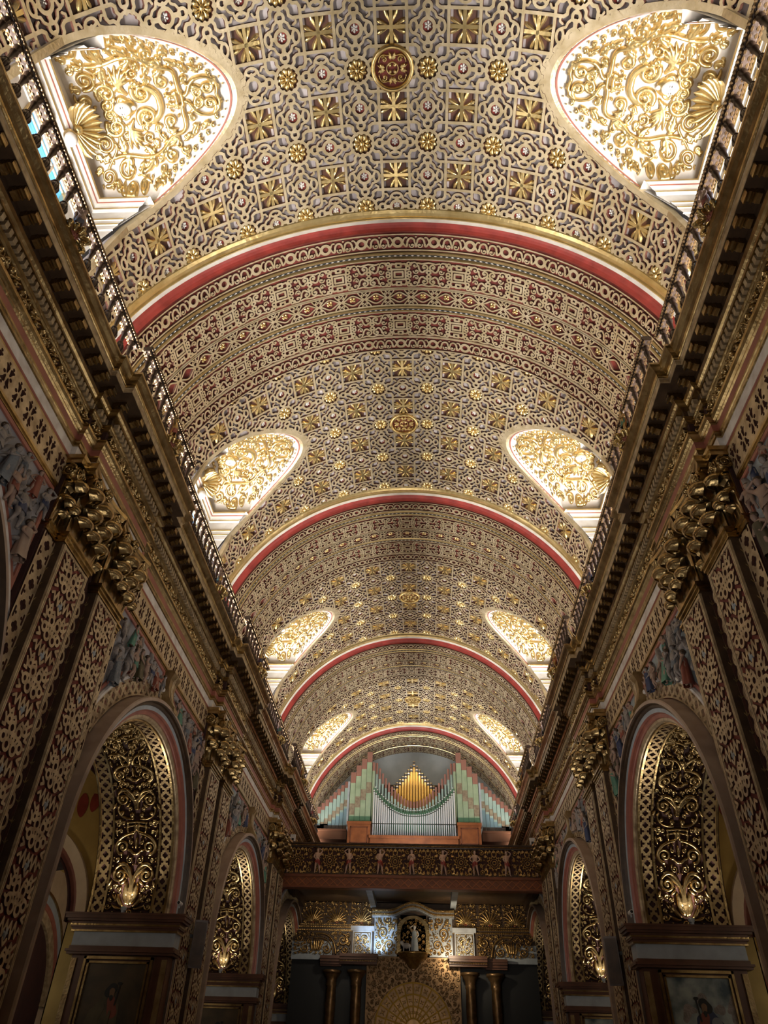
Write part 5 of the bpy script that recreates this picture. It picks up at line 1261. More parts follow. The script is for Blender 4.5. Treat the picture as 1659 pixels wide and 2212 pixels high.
def build_organ():
    t = thing('pipe_organ', 'large pipe organ of silver, gold and green pipes on a red wooden case', 'organ', (0, OY, 0))
    m = 'organ_wood'; mb = MB()
    mb.box(-3.1, 3.1, -0.35, 0.9, 7.95, 10.2); mb.box(-3.15, 3.15, -0.42, 0.9, 10.18, 10.3); mb.box(-1.98, 1.98, -0.40, 0.9, 10.3, 10.62); mb.box(-2.02, 2.02, -0.45, 0.9, 10.60, 10.72)
    for s in (-1, 1): mb.box(*sorted((s * 1.98, s * 3.02)), -0.28, 0.9, 10.3, 11.25); mb.box(*sorted((s * 1.95, s * 3.06)), -0.33, 0.9, 11.22, 11.34)
    mb.build('case', m, t)
    mb = MB()
    for s in (-1, 1):
        for z0, z1 in ((10.42, 11.12),):
            for a in ((2.1, 2.14), (2.86, 2.90)): mb.box(*sorted((s * a[0], s * a[1])), -0.30, -0.28, z0, z1)
            mb.box(*sorted((s * 2.1, s * 2.9)), -0.30, -0.28, z0, z0 + 0.04); mb.box(*sorted((s * 2.1, s * 2.9)), -0.30, -0.28, z1 - 0.04, z1)
    mb.build('case_panel_mouldings', 'beam_red', t)
    for s in (-1, 1): mb = MB(); mb.box(*sorted((s * 3.1, s * 4.65)), 0.1, 0.9, 10.66, 11.05); mb.box(*sorted((s * 3.1, s * 4.65)), 0.04, 0.9, 11.02, 11.10); mb.build('side_chest', 'side_chest_wood', t)
    def pipe(x, y, z0, z1, r, body, foot=0.35, sq=False, bands=(), cap='pipe_cap', capk=(0.16,), name='pipe'):
        mb = MB()
        if sq: mb.box(x - r, x + r, y - r, y + r, z0, z1)
        else: mb.lathe([(r * 0.22, z0), (r, z0 + foot), (r, z1), (r * 0.8, z1), (r * 0.8, z1 - 0.05)], (x, y, 0), 12)
        o = mb.build(name, body, t, False)
        for (a, b, mm) in bands:
            mb = MB(); g = 1.02
            if sq: mb.box(x - r * g, x + r * g, y - r * g, y + r * g, a, b)
            else: mb.lathe([(r * g, a), (r * g, b)], (x, y, 0), 12)
            mb.build('painted_band', mm, o)
        return o
    # lower rank: about a hundred narrow zinc pipes whose tops follow a hanging curve
    n = 39; 
    for k in range(n):
        x = -1.86 + 3.72 * k / (n - 1); q = abs(x) / 1.86
        zt = 11.72 + 1.1 * q ** 2.4
        pipe(x, -0.30, 10.72, zt, 0.036, 'pipe_zinc', 0.6, bands=((zt - 0.16, zt - 0.12, 'pipe_cap'), (zt - 0.07, zt, 'pipe_dark_green'), (10.72 + 0.5, 10.72 + 0.54, 'pipe_cap')))
    # second rank: dark slim pipes between
    for k in range(n - 1):
        x = -1.81 + 3.62 * k / (n - 2); q = abs(x) / 1.86
        zt = 11.9 + 1.1 * q ** 2.2
        pipe(x, -0.18, 10.9, zt, 0.03, 'pipe_dark_green', 0.3, bands=((zt - 0.05, zt, 'pipe_zinc'),), name='slim_pipe')
    # third rank: green and maroon pipes
    for k in range(25):
        x = -1.78 + 3.56 * k / 24; q = abs(x) / 1.78
        zt = 12.3 + 1.8 * q ** 1.8
        pipe(x, -0.05, 11.2, zt, 0.052, 'pipe_mint', 0.3, bands=((zt - 0.28 - 0.25 * q, zt, 'pipe_maroon'),), name='painted_pipe')
    # gold centre
    for k in range(-8, 9):
        x = 0.135 * k; q = abs(k) / 8
        zt = 14.25 - 1.3 * q ** 0.85; zb = 11.9 + 0.75 * q ** 2
        pipe(x, 0.12, zb - 0.4, zt, 0.058, 'pipe_gold', 0.2, bands=((zt - 0.28, zt - 0.2, 'pipe_cap'), (zt - 0.2, zt - 0.17, 'pipe_zinc'), (zt - 0.14, zt - 0.02, 'pipe_cap')), name='gilded_pipe')
    # tall square towers
    for s in (-1, 1):
        for k in range(4):
            x = s * (2.13 + 0.25 * k); zt = 14.6 - 0.33 * k
            pipe(x, -0.05, 11.34, zt, 0.118, 'pipe_green', sq=True, bands=((zt - 0.5, zt, 'pipe_maroon'), (zt - 1.95, zt - 1.45, 'tower_band'), (11.34, 11.6, 'pipe_dark_green')), name='square_pipe')
        for k in range(8):
            x = s * (3.22 + 0.176 * k); zt = 13.3 - 0.17 * k
            pipe(x, 0.3, 11.1, zt, 0.078, 'pipe_mint', sq=True, bands=((zt - 0.3, zt, 'pipe_maroon'), (zt - 1.15, zt - 0.85, 'tower_band'), (11.3, zt - 1.25 if zt - 1.25 > 11.35 else 11.35, 'pipe_blue'), (11.1, 11.3, 'pipe_cap')), name='side_pipe')
        pipe(s * 1.93, -0.1, 11.34, 14.1, 0.07, 'pipe_green', bands=((13.7, 14.1, 'pipe_maroon'),), name='corner_pipe')
        mb = MB(); mb.box(*sorted((s * 3.03, s * 3.12)), -0.1, 0.2, 11.3, 13.2); mb.build('tower_stile', 'grey_blue_paint', t)
    mb = MB(); mb.box(-1.7, 1.7, 0.3, 0.45, 11.3, 13.2); mb.box(-3.1, -1.7, 0.3, 0.45, 11.3, 12.8); mb.box(1.7, 3.1, 0.3, 0.45, 11.3, 12.8); mb.build('back_board', 'dark_wood', t)
    return t
mat('tower_band', (0.30, 0.27, 0.18), 0.5, 0, (0.18, 0.12, 0.08), 8); mat('side_chest_wood', (0.12, 0.05, 0.025), 0.4)
SY = 31.5
def build_screen():
    """carved entrance screen under the gallery"""
    t = thing('entrance_screen', 'gilded carved wooden screen with saint niche above the fan-topped inner door', 'screen', (0, SY, 0))
    W = WX
    mb = MB(); mb.box(-W, W, 0.0, 0.2, 5.75, 7.55); mb.build('upper_ground', 'dark_brown', t)
    for s in (-1, 1): mb = MB(); mb.box(*sorted((s * 1.75, s * W)), 0.25, 0.35, 0.0, 5.75); mb.build('dark_void_sheet', 'black', t)  # black sheets stand in for the darkness of the voids beside the door
    # upper palmette panels
    def panel(name, x0, x1, z0, z1, drawf, m='gallery_gold', H=0.07, y=0.0, sym=(ID,)):
        F = Fld(x0, x1, z0, z1, 0.0125); F.sym(*sym); drawf(F); dom = np.maximum(np.maximum(x0 + 0.01 - F.us, F.us - x1 + 0.01)[:, None], np.maximum(z0 + 0.01 - F.vs, F.vs - z1 + 0.01)[None, :]); F.T = [ID]; autofill(F, dom, [(0.08, 200), (0.05, 500), (0.03, 900)], int(abs(x0) * 10), 0.018); return relief(name, F, m, lambda u, v, h: np.column_stack([u, y - h, v]), H=H, round_w=0.028, parent=t)
    for s in (-1, 1):
        for k in range(3):
            xc = s * (2.02 + 0.95 * k)
            def draw(F, xc=xc):
                F.T = [(1, 0, 0, 1, xc, 0), (-1, 0, 0, 1, xc, 0)]
                for a in (82, 66, 50, 34, 18): F.leaf(0.0, 6.85, a, 0.62 - 0.003 * (82 - a), 0.035, -0.5); F.volute(0.5 * math.cos(math.radians(a)) + 0.04, 6.85 + 0.5 * math.sin(math.radians(a)), 0.055, a, 1.2, -1, 0.018, 12)
                F.stroke([(0, 6.82), (0, 7.5)], 0.02); F.volute(0.3, 6.83, 0.06, 0, 1.2, 1, 0.02, 14)
            panel('palmette_panel', xc - 0.46, xc + 0.46, 6.78, 7.58, draw)
            mb = MB(); mb.box(xc - 0.05, xc + 0.05, -0.03, 0.0, 6.82, 7.0); mb.build('painted_stem', 'red_paint', t)
        for z, h in ((6.66, 0.05), (6.55, 0.05), (6.74, 0.04)):
            mb = MB(); mb.box(*sorted((s * 1.5, s * W)), -0.07, 0, z, z + h)
            xx = np.linspace(1.5, W, 360); mb.tube(np.column_stack([s * xx, np.full(360, -0.07), np.full(360, z + h / 2)]), 0.008 + 0.02 * np.abs(np.sin(xx * PI / 0.07)), 5)
            mb.build('beaded_moulding', 'gallery_gold', t)
        # framed pedestal with scroll
        mb = MB(); mb.box(*sorted((s * 1.58, s * 2.32)), -0.12, 0, 5.8, 6.62); mb.box(*sorted((s * 1.5, s * 2.4)), -0.18, 0, 6.56, 6.72); mb.build('pedestal', 'pedestal_paint', t)
        def dr(F):
            F.T = [(s, 0, 0, 1, 0, 0)]
            F.volute(1.85, 6.3, 0.13, 0, 1.4, 1, 0.026); F.volute(2.05, 6.0, 0.13, 180, 1.4, 1, 0.026); F.acanthus(1.8, 6.1, 60, 0.3, 0.03, 0.8); F.acanthus(2.1, 6.2, 100, 0.25, 0.03, -0.8)
            F.stroke([(1.64, 5.82), (1.64, 6.5), (2.26, 6.5), (2.26, 5.82)], 0.016)
        panel('pedestal_scroll', *sorted((s * 1.6, s * 2.3)), 5.8, 6.54, dr, 'dark_gold', 0.04, -0.12)
        def ds(F):
            F.T = [(s, 0, 0, 1, 0, 0)]
            F.volute(2.7, 6.25, 0.2, 90, 1.5, 1, 0.034); F.volute(2.6, 5.92, 0.12, 0, 1.4, -1, 0.03); F.acanthus(2.45, 6.0, 80, 0.45, 0.035, -0.6); F.volute(2.5, 6.4, 0.08, 0, 1.3, 1, 0.02)
            F.smooth_curve([(2.95, 5.8), (3.0, 6.4), (3.4, 6.5), (3.75, 6.45)], 0.035); F.smooth_curve([(3.05, 5.8), (3.1, 6.2), (3.4, 6.35), (3.75, 6.3)], 0.02)
            F.volute(3.3, 5.85 + 0.1, 0.15, 180, 1.5, 1, 0.034); F.volute(4.15, 5.95, 0.15, 0, 1.5, -1, 0.034)
            for x, a in ((3.45, 110), (3.6, 95), (3.75, 90), (3.9, 85), (4.05, 70)): F.leaf(3.72 + (x - 3.75) * 0.4, 5.85, a, 0.42, 0.05, (95 - a) * 0.01)
            F.volute(3.5, 6.15, 0.09, 0, 1.3, 1, 0.026); F.volute(4.0, 6.18, 0.09, 180, 1.3, -1, 0.026); F.volute(4.35, 6.3, 0.12, 0, 1.3, -1, 0.03)
        panel('scroll_panel', *sorted((s * 2.4, s * 4.6)), 5.75, 6.55, ds, 'gallery_gold', 0.1)
    for s in (-1, 1): mb = MB(); mb.box(*sorted((s * 3.1, s * W)), -0.005, 0, 5.6, 6.2); mb.build('pale_board', 'grey_blue_paint', t)
    # centre aedicule: side scroll panels, arched cornice and niche
    def dc(F):
        F.T = [ID, MX]
        F.volute(0.98, 6.95, 0.17, 90, 1.5, -1, 0.036); F.volute(1.15, 6.5, 0.2, -60, 1.5, 1, 0.036); F.volute(0.92, 6.12, 0.16, 0, 1.5, 1, 0.034); F.volute(1.3, 6.08, 0.12, 90, 1.4, -1, 0.03); F.acanthus(0.85, 6.6, 70, 0.35, 0.035, 0.5); F.acanthus(1.3, 6.75, 100, 0.35, 0.035, -0.5); F.volute(1.25, 7.1, 0.1, 0, 1.3, 1, 0.026); F.acanthus(1.1, 5.85, 80, 0.3, 0.03, 0.4); F.leaf(0.82, 6.3, 90, 0.3, 0.03, 0.6)
    mb = MB(); mb.box(-1.5, -0.62, -0.1, 0, 5.75, 7.05); mb.build('aedicule_side', 'silver_paint', t); mb = MB(); mb.box(0.62, 1.5, -0.1, 0, 5.75, 7.05); mb.build('aedicule_side', 'silver_paint', t)
    panel('aedicule_scrolls', -1.48, 1.48, 5.78, 7.02, dc, 'gallery_gold', 0.1, -0.1)
    xs = np.linspace(-1.58, 1.58, 49); 
    def arc(x): return 7.02 + 0.28 * np.where(np.abs(x) < 0.95, (1 + np.cos(x / 0.95 * PI)) / 2, 0)
    for dz, p, hh, m in ((0.0, -0.25, 0.07, 'silver_paint'), (0.07, -0.33, 0.06, 'gallery_gold'), (0.13, -0.29, 0.05, 'silver_paint'), (0.18, -0.40, 0.07, 'gallery_gold')):
        P = np.array([[(x, 0, arc(x) + dz), (x, p, arc(x) + dz), (x, p, arc(x) + dz + hh), (x, 0, arc(x) + dz + hh)] for x in xs]); mb = MB(); mb.grid(P)
        x2 = np.linspace(-1.56, 1.56, 330); mb.tube(np.column_stack([x2, np.full(330, p), arc(x2) + dz + hh / 2]), 0.008 + 0.018 * np.abs(np.sin(x2 * PI / 0.05)), 5)
        mb.build('arched_cornice', m, t)
    mb = MB(); a = np.linspace(0, PI, 21); xo = np.concatenate([[0.62], 0.62 * np.cos(a), [-0.62]]); zo = np.concatenate([[5.85], 6.6 + 0.5 * np.sin(a), [5.85]]); k = 0.78
    P = np.stack([np.column_stack([xo, np.full(23, -0.02), zo]), np.column_stack([xo, np.full(23, -0.2), zo]), np.column_stack([xo * k, np.full(23, -0.2), np.where(zo > 6, zo * 1.0 - 0.1, zo)]), np.column_stack([xo * k, np.full(23, 0.15), np.where(zo > 6, zo - 0.1, zo)])], 1); mb.grid(P); mb.build('niche_frame', 'dark_gold', t)
    mb = MB(); mb.box(-0.5, 0.5, 0.0, 0.02, 5.85, 7.15); mb.build('niche_back', 'dark_brown', t)
    mb = MB(); mb.lathe([(0.1, 5.35), (0.2, 5.45), (0.3, 5.6), (0.5, 5.7), (0.52, 5.78), (0.58, 5.8), (0.58, 5.86), (0, 5.86)], (0, -0.12, 0), 20, lobes=10, amp=0.04); mb.build('bracket_console', 'gallery_gold', t, True)
    # broken entablatures over the columns
    for s in (-1, 1):
        mb = MB()
        for x0, x1, dy, dz in ((1.35, 2.75, 0.0, 0.0), (2.7, 3.5, 0.22, -0.05)):
            for p, z0, z1 in ((0.55, 5.66, 5.76), (0.5, 5.58, 5.66), (0.42, 5.5, 5.58), (0.34, 5.44, 5.5)): mb.box(*sorted((s * (x0 - (0.04 if z0 > 5.6 else 0)), s * x1)), -p + dy, 0.1, z0 + dz, z1 + dz)
        mb.build('column_cornice', 'pier_wood', t)
        mb = MB()
        xx = np.linspace(1.38, 2.74, 160); mb.tube(np.column_stack([s * xx, np.full(160, -0.43), np.full(160, 5.54)]), 0.006 + 0.02 * np.abs(np.sin(xx * PI / 0.06)), 5)
        mb.build('egg_moulding', 'gallery_gold', t)
        for x in (2.1, 3.05):
            mb = MB(); mb.lathe([(0.0, 3.2), (0.20, 3.2), (0.21, 3.4), (0.17, 3.5), (0.19, 4.2), (0.17, 4.75), (0.2, 4.8), (0.18, 4.85), (0.2, 5.0), (0.28, 5.12), (0.3, 5.16), (0.34, 5.18), (0.34, 5.26), (0, 5.26)], (s * x, -0.2 if x < 2.5 else 0.0, 0), 18, lobes=9, amp=0.05); mb.build('column', 'gallery_dark', t, True)
    # door with fan
    mb = MB(); mb.box(-1.75, 1.75, 0.0, 0.1, 0, 5.85); mb.build('door_surround', 'gallery_dark', t)
    def dd(F):
        F.T = [ID, MX]; rnd = random.Random(3)
        for (x, z, R) in ((0.3, 5.3, 0.12), (0.6, 5.1, 0.1), (0.85, 5.3, 0.11), (1.25, 5.2, 0.12), (1.45, 4.9, 0.11), (1.55, 4.5, 0.1), (1.6, 4.1, 0.1), (1.0, 5.05, 0.08), (0.15, 5.0, 0.07), (1.6, 3.7, 0.1)): F.volute(x, z, R, rnd.uniform(0, 360), 1.4, 1, 0.022, 18); F.leaf(x, z + R, 40, 0.15, 0.025, 0.8)
        F.disc(0, 5.4, 0.1)
    F = Fld(-1.72, 1.72, 3.0, 5.7, 0.0125); dd(F); F.T = [ID, MX]; autofill(F, np.full(F.S.shape, -1.0), [(0.08, 300), (0.05, 700), (0.03, 900)], 4, 0.018, xr=(0.03, 1.68)); F.clip(1.42 - np.sqrt(F.us[:, None] ** 2 + (F.vs[None, :] - 3.55) ** 2))
    relief('door_scrollwork', F, 'gallery_dark', lambda u, v, h: np.column_stack([u, -h, v]), H=0.07, round_w=0.03, parent=t)
    a = np.linspace(0, PI, 49); mb = MB()
    for r in (1.38, 1.02, 0.66, 0.3): mb.tube(np.column_stack([r * np.cos(a), np.full(49, -0.05), 3.55 + r * np.sin(a)]), 0.03, 6)
    for k in range(13): q = PI * k / 12; mb.tube([(0.28 * math.cos(q), -0.05, 3.55 + 0.28 * math.sin(q)), (1.38 * math.cos(q), -0.05, 3.55 + 1.38 * math.sin(q))], 0.026, 6)
    fan = mb.build('fan_light_ribs', 'fan_gold', t)
    F = Fld(-1.4, 1.4, 3.4, 5.0, 0.011)
    for ri, r in enumerate((1.2, 0.84, 0.48)):
        for k in range(12):
            q = 15 * k + 7.5; x, z = r * math.cos(math.radians(q)), 3.55 + r * math.sin(math.radians(q)); R = 0.10 - 0.02 * ri
            for s in range(4): F.leaf(x, z, q + 45 + 90 * s, R, 0.022 - 0.004 * ri)
    relief('fan_ornament', F, 'gallery_gold', lambda u, v, h: np.column_stack([u, -0.005 - h, v]), H=0.03, round_w=0.02, parent=fan)
    return t
mat('pedestal_paint', (0.55, 0.56, 0.58), 0.5, 0, (0.4, 0.4, 0.42), 4); mat('silver_paint', (0.40, 0.42, 0.44), 0.4, 0.3, (0.25, 0.26, 0.28), 6)
mat('gallery_dark', (0.26, 0.15, 0.07), 0.35, 0.7, (0.12, 0.07, 0.03), 6); mat('fan_gold', (0.60, 0.38, 0.08), 0.4, 0.3)
def build_end_wall():
    t = thing('wall_end', None, None, kind='structure'); mb = MB(); mb.box(-WX - 5, WX + 5, YEND, YEND + 0.2, 0, 17); mb.build('wall_face', 'end_grey', t)
    t2 = thing('wall_rear', None, None, kind='structure'); mb = MB(); mb.box(-11, 11, -2.2, -2.0, 0, 17); mb.build('wall_face', 'dark_red', t2)
    mb = MB(); mb.box(-11, 11, -2.2, YEND + 0.2, -0.2, 0); f = mb.build('floor', 'stone_floor'); tag(f, kind='structure')
mat('end_grey', (0.42, 0.45, 0.45), 0.7, 0, (0.34, 0.37, 0.37), 2)
# ================================================================ assembly
def side_of(s): return SIDE[s]
BAYN = ['nearest', 'second', 'third', 'farthest']
# vault
c0 = build_vault()
for i in range(1, 4): dup(c0, loc=(0, YM[i], 0))
mb = MB(); a = np.linspace(-PI / 2, PI / 2, 49)
mb.grid(np.stack([np.column_stack([RV * np.sin(a), np.full(49, y), ZC + RV * np.cos(a)]) for y in (-2.1, 2.08)], 1)); tag(mb.build('ceiling', 'strap_gold'), kind='structure')
ribl = ['broad gilded strapwork arch with red moulding crossing the vault, nearest to the viewer', 'broad gilded strapwork arch crossing the vault, second from the viewer', 'gilded strapwork arch crossing the vault, third from the viewer', 'gilded arch directly above the pipe organ, farthest of the vault arches']
r0 = build_rib(ribl[0])
for i in range(1, 4): dup(r0, ribl[i], (0, YM[i] + RIBY, 0))
medl = ['round gilded crown medallion in a ring frame, nearest at the top of the vault', 'round gilded crown medallion in the second vault bay from the viewer', 'round gilded crown medallion in the third vault bay from the viewer', 'small round gilded crown medallion in the vault bay closest to the organ']
m0 = build_medallion(medl[0])
for i in range(1, 4): dup(m0, medl[i], (0, YM[i], ZC + RV))
def lunl(s, i): return 'bright white and gold scrollwork lunette, %s one on the %s side of the vault' % (BAYN[i], SIDE[s])
l0 = build_lunette(); l0['label'] = lunl(1, 0)
for s in (1, -1):
    for i in range(4):
        if (s, i) != (1, 0): dup(l0, lunl(s, i), (0, YM[i], 0), mir=s)
# structure walls
for s in (-1, 1): build_wall(s); build_aisle(s)
build_end_wall()
# entablatures
for s in (-1, 1): build_frieze_leaf(s, build_entablature(s))
# piers
pl = build_pilaster('x'); bk = build_pier_backing('x'); first = True
PN = ['first', 'second', 'third']
for s in (1, -1):
    for i, yp in enumerate(YP):
        for k, dy in enumerate((-0.65, 0.62)):
            lab = 'gilt strapwork pilaster, %s of the pair on the %s pier, %s wall' % (('nearer', 'farther')[k], PN[i], SIDE[s])
            if first: pl.location = (WX * s, yp + dy, 0); pl['label'] = lab; first = False
            else: dup(pl, lab, (WX * s, yp + dy, 0), mir=s)
        lab = 'quatrefoil edge strips of the pier behind the paired pilasters, %s pier, %s wall' % (PN[i], SIDE[s])
        if i == 0 and s == 1: bk['label'] = lab
        else: dup(bk, lab, (WX * s, yp, 0), mir=s)
# arches, friezes
ar = build_arch('x'); la = build_lattice('x')
for s in (1, -1):
    for i, yc in enumerate(YA):
        lab = 'round arch with carved gilded soffit, %s arch on the %s wall' % (BAYN[i], SIDE[s])
        lab2 = 'pierced gilt frieze strip above the %s arch of the %s wall' % (BAYN[i], SIDE[s])
        if i == 0 and s == 1: ar['label'] = lab; la['label'] = lab2
        else:
            dup(ar, lab, (WX * s, yc, 0), mir=s)
            if i < 3: dup(la, lab2, (WX * s, yc, 0), mir=s)
# spandrel reliefs
tint = {1: ['pale_blue_ground', 'pale_blue_ground', 'dusk_ground'], -1: ['dusk_ground', 'dusk_ground', 'pale_blue_ground']}
n = 0
for s in (1, -1):
    for i in range(3):
        for m in (-1, 1):
            if i == 0 and m == -1: continue
            n += 1
            lab = 'carved figure relief %s the %s arch, %s wall' % ('on the far side of' if m == 1 else 'on the near side of', BAYN[i], SIDE[s])
            t = build_spandrel(lab, n * 3 + 1, m, tint[s][i]); t.location = (WX * s, YA[i], 0); t.scale = (s, 1, 1)
            t['category'] = 'relief'
# imposts, paintings, lamps
im = build_impost('x'); up = build_uplight('x')
for s in (1, -1):
    for i in range(3):
        lab = 'dark wooden cornice with pale frieze board on the %s arch pier, %s wall' % (PN[i], SIDE[s])
        y = YA[i] + AR
        if i > 0:
            if s == 1 and i == 1: im['label'] = lab; im.location = (JX, y, 0)
            else: dup(im, lab, (JX * s, y, 0), mir=s)
            lab = 'small bright spotlight on the pier cornice under the %s arch, %s wall' % (BAYN[i], SIDE[s])
            if s == 1 and i == 1: up['label'] = lab; up.location = (5.42, y - 0.14, 4.235)
            else: dup(up, lab, (5.42 * s, y - 0.14, 4.235), mir=s)
    lab = 'dark wooden cornice with pale frieze board beside the entrance screen, %s wall' % SIDE[s]
    dup(im, lab, (JX * s, YA[3] + AR - 0.3, 0), mir=s)
PT = {(1, 1): ('framed painting of a dark-haired man against a cloudy sky, on the right pier', True), (-1, 1): ('framed dark brown painting of a robed figure, largest, on the left pier', False),
      (1, 2): ('small framed painting with pale sky on the second pier of the right wall', True), (-1, 2): ('small framed brown portrait with black hair on the second pier, left wall', False)}
for (s, i), (lab, sky) in PT.items():
    t = build_painting(lab, sky, i); t.location = (JX * s, YA[i] + AR, 0); t.scale = (s, 1, 1)
# security cameras and loudspeakers
sc = build_cam('small white security camera fixed to the pier cornice, left wall'); sc.location = (-4.28, YA[1] + AR - 0.3, 4.40)
dup(sc, 'small white security camera fixed to the pier cornice, right wall', (4.28, YA[1] + AR - 0.3, 4.40))
build_speaker('dark box loudspeaker mounted on the second pier, left wall', -4.22, 16.75, 3.95, -1)
build_speaker('dark box loudspeaker mounted on the second pier, right wall', 4.22, 16.95, 3.85, 1)
# balustrades: bay lengths and the stepped lengths over the piers
def bal_x(d): return WX - d - 0.40
bb = build_balustrade('balustrade', 5.63, 'x', 20); bp = build_balustrade('balustrade', 2.86, 'x', 10)
b_used = p_used = False; ZB = 10.215
for s in (1, -1):
    for i, ym in enumerate(YA):
        lab = 'dark turned-baluster railing on the %s cornice in front of the %s lunette' % (SIDE[s], BAYN[i])
        loc = (s * bal_x(0), yc - 0 if False else ym - 2.815, ZB)
        if not b_used: bb['label'] = lab; bb.location = loc; b_used = True
        else: dup(bb, lab, loc)
        if i < 3:
            lab = 'short forward-stepped railing on the %s cornice above the %s pier' % (SIDE[s], PN[i])
            loc = (s * bal_x(0.2), YP[i] - 1.42, ZB)
            if not p_used: bp['label'] = lab; bp.location = loc; p_used = True
            else: dup(bp, lab, loc)
bo = build_boss(); first = True
for s in (1, -1):
    for i in range(4):
        for k, (dy, dd, w) in enumerate(((0.0, 0.0, 'middle of the railing before the %s lunette' % BAYN[i]), (3.9, 0.22, 'step of the railing above the %s pier' % (PN[i] if i < 3 else '')))):
            if i == 3 and k == 1: continue
            lab = 'gilded pomegranate flower boss at the %s, %s side' % (w, SIDE[s])
            loc = (s * (WX - dd - 0.50), YM[i] + 0.05 + dy * 1.0, 10.28)
            if first: bo['label'] = lab; bo.location = loc; first = False
            else: dup(bo, lab, loc, mir=s)
# small painted statues standing before the railings
st = 0
for s in (1, -1):
    for i in range(4):
        for k in (0, 1):
            if i == 3 and k: continue
            st += 1; col = ['robe_navy', 'red_paint', 'green_cloth', 'dark_gold'][(st + i) % 4]
            w = 'at the middle of the railing before the %s lunette' % BAYN[i] if k == 0 else 'on the railing step above the %s pier' % PN[i]
            f = make_figure('statuette', list(FIG)[st % 4], 'small painted cherub statuette %s, %s side' % (w, SIDE[s]), 'statue', 0.62, 'flesh' if k == 0 else 'dark_gold', col, long=False, group='cherub statuettes along the railings')
            f.location = (s * (WX - 0.5 - 0.22 * k), YM[i] + 0.05 + 3.9 * k, 10.34); f.rotation_euler = (0, 0, -s * PI / 2)
# gallery, organ, screen
build_gallery(); build_organ(); build_screen()
GP = ['raise', 'raise', 'raise', 'raise', 'fold', 'raise', 'akimbo', 'raise', 'raise']
where = ['at the left end', 'second from the left end', 'third from the left end', 'just left of the centre', 'standing with folded arms at the centre', 'just right of the centre', 'third from the right end', 'second from the right end', 'at the right end']
for k in range(9):
    f = make_figure('carved_cherub', GP[k], 'painted nude cherub figure on the organ gallery front, %s' % where[k], 'statue', 0.86, 'gallery_flesh', 'red_paint', False, group='cherub figures on the gallery front')
    f.location = (-4.45 + 8.9 * k / 8, GY - 0.07, 7.63); f.rotation_euler = (0, 0, 0.25 * (1 if k % 2 else -1)); f.scale = (-1 if k % 2 else 1, 1, 1)
sn = make_figure('saint_statue', 'raise', 'small robed saint statue in the niche of the entrance screen', 'statue', 0.95, 'white_paint', 'grey_blue_paint', True); sn.location = (0.05, SY - 0.12, 5.87)
lm = thing('lamb_statue', 'small white lamb figure beside the saint in the screen niche', 'statue', (-0.25, SY - 0.18, 5.87))
mb = MB(); mb.ball((0, 0, 0.22), 0.11, 10, (1.5, 0.9, 0.9)); mb.ball((-0.19, -0.02, 0.32), 0.07, 8, (1.2, 0.8, 0.9))
for x in (-0.11, 0.11):
    for y in (-0.05, 0.05): mb.tube([(x, y, 0.2), (x, y, 0.0)], [0.03, 0.02], 6)
mb.tube([(-0.12, 0, 0.24), (-0.18, -0.01, 0.3)], [0.07, 0.055], 8); mb.build('body', 'white_paint', lm, True)
for s, lab in ((-1, 'small white box sensor on the left end of the gallery railing'), (1, 'small white box sensor on the right end of the gallery railing')):
    t = thing('wall_sensor', lab, 'sensor', (s * 4.3, GY - 0.02, 8.66)); mb = MB(); mb.box(-0.09, 0.09, -0.05, 0.05, 0.03, 0.26); mb.build('housing', 'white_paint', t)
    mb = MB(); mb.box(-0.04, 0.04, -0.056, -0.05, 0.03, 0.13); mb.box(-0.03, 0.03, -0.03, 0.03, 0.0, 0.04); mb.build('slot', 'black', t)
t = thing('tube_lamp', 'glowing white tube lamp beside the nearest lunette window, left side', 'lamp', (-4.9, YM[0] + 0.35, 11.55)); mb = MB(); mb.tube([(0, -0.25, 0), (0, 0.25, 0)], 0.03, 8); mb.build('tube', 'lamp_glow', t, True); mb = MB(); mb.box(-0.05, 0.05, -0.28, 0.28, -0.06, -0.03); mb.build('batten', 'white_paint', t); T1 = t
dup(T1, 'glowing white tube lamp beside the nearest lunette window, right side', (4.9, YM[0] + 0.2, 11.55))
for s in (1, -1):
    for i, yp in enumerate(YP[:2]):
        t = thing('aisle_lamp', 'small bright lamp in the %s aisle beyond the %s pier' % (SIDE[s], PN[i]), 'lamp', (s * 7.2, yp + 6.2, 3.0)); mb = MB(); mb.ball((0, 0, 0), 0.05, 8); mb.build('bulb', 'lamp_glow', t, True); mb = MB(); mb.box(-0.06, 0.06, -0.02, 0.02, -0.12, -0.05); mb.build('holder', 'black', t)

# ================================================================ light
w = bpy.data.worlds.new('world'); SC.world = w; w.use_nodes = True
w.node_tree.nodes['Background'].inputs[0].default_value = (0.12, 0.10, 0.09, 1); w.node_tree.nodes['Background'].inputs[1].default_value = 0.3
def light(kind, loc, e, col=(1, 0.93, 0.82), size=0.2, rot=None, sy=None, spot=None, aim=None):
    l = bpy.data.lights.new('lamp', kind); l.energy = e; l.color = col
    if kind == 'AREA':
        l.size = size
        l.spread = math.radians(100 if loc[2] > 10 else 170)
        if sy: l.shape = 'RECTANGLE'; l.size_y = sy
    else: l.shadow_soft_size = size
    if kind == 'SPOT': l.spot_size = math.radians(spot or 60); l.spot_blend = 0.6
    o = bpy.data.objects.new('light', l); COL.objects.link(o); o.location = loc
    if aim is not None: o.rotation_euler = (Vector(aim) - Vector(loc)).to_track_quat('-Z', 'Y').to_euler()
    return o
COOL = (0.95, 0.97, 1.0)
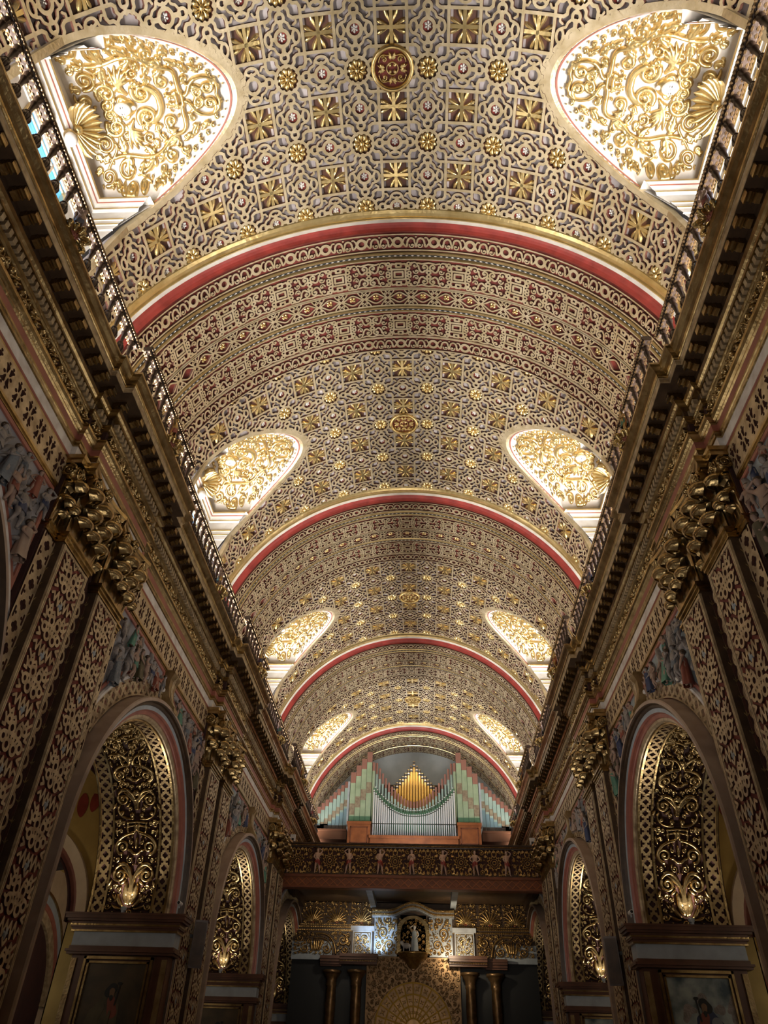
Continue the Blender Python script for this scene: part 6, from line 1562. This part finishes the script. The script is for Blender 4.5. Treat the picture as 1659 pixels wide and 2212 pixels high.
for i in range(4):
    for s in (-1, 1):
        light('AREA', (s * 4.95, YM[i] + 0.0, 10.40), 150, (1, 0.96, 0.90), 5.0, aim=(s * 2.6, YM[i] + 0.0001, 15.5), sy=0.15)
        light('AREA', (s * 4.8, YM[i] + 4.1, 10.4), 75, (1, 0.96, 0.90), 2.8, aim=(s * 2.2, YM[i] + 4.1001, 15.5), sy=0.15)
        light('AREA', (s * 4.75, YM[i], 11.6), 26, (1.0, 0.98, 0.94), 1.6, aim=(s * 4.2, YM[i], 14.2), sy=0.3)
for i in (1, 2, 3):
    for s in (-1, 1):
        y = YA[i] + AR
        light('SPOT', (s * 5.42, y - 0.30, 4.36), 60 if i < 3 else 10, (1, 0.92, 0.80), 0.04, spot=120, aim=(s * 5.42, y - 0.25, 6.5))
for y in (3, 11, 19):
    light('AREA', (0, y, 4.2), 85, (1, 0.93, 0.84), 3.0, aim=(0, y + 3, 12))  # unseen fill lights added low in the nave to imitate ambient light
light('AREA', (0, 30.5, 9.6), 110, COOL, 1.5, aim=(0, 34, 13.0))
light('POINT', (0, 33.4, 13.9), 25, COOL, 0.3)
light('SPOT', (-1.2, 30.2, 6.0), 110, (0.55, 0.75, 1.0), 0.1, spot=70, aim=(-1.4, 31.5, 6.6))
light('SPOT', (1.4, 29.6, 5.9), 100, (1, 0.85, 0.6), 0.1, spot=130, aim=(2.0, 31.5, 6.6))
light('SPOT', (-2.6, 29.6, 6.6), 30, (1, 0.88, 0.7), 0.1, spot=130, aim=(-3.0, 31.5, 6.6))
light('AREA', (0, 27.0, 3.0), 9, (1, 0.8, 0.5), 1.0, aim=(0, 31.5, 5.0))
for s in (-1, 1):
    for yc in YA[:3]: light('POINT', (s * 8.2, yc, 4.2), 22, (1, 0.84, 0.62), 0.4)
SC.view_settings.view_transform = 'Standard'; SC.view_settings.look = 'None'; SC.view_settings.gamma = 1.0; SC.view_settings.exposure = 0.35
SC.cycles.use_denoising = True
SC.cycles.max_bounces = 6; SC.cycles.diffuse_bounces = 3; SC.cycles.glossy_bounces = 3; SC.cycles.sample_clamp_indirect = 4.0
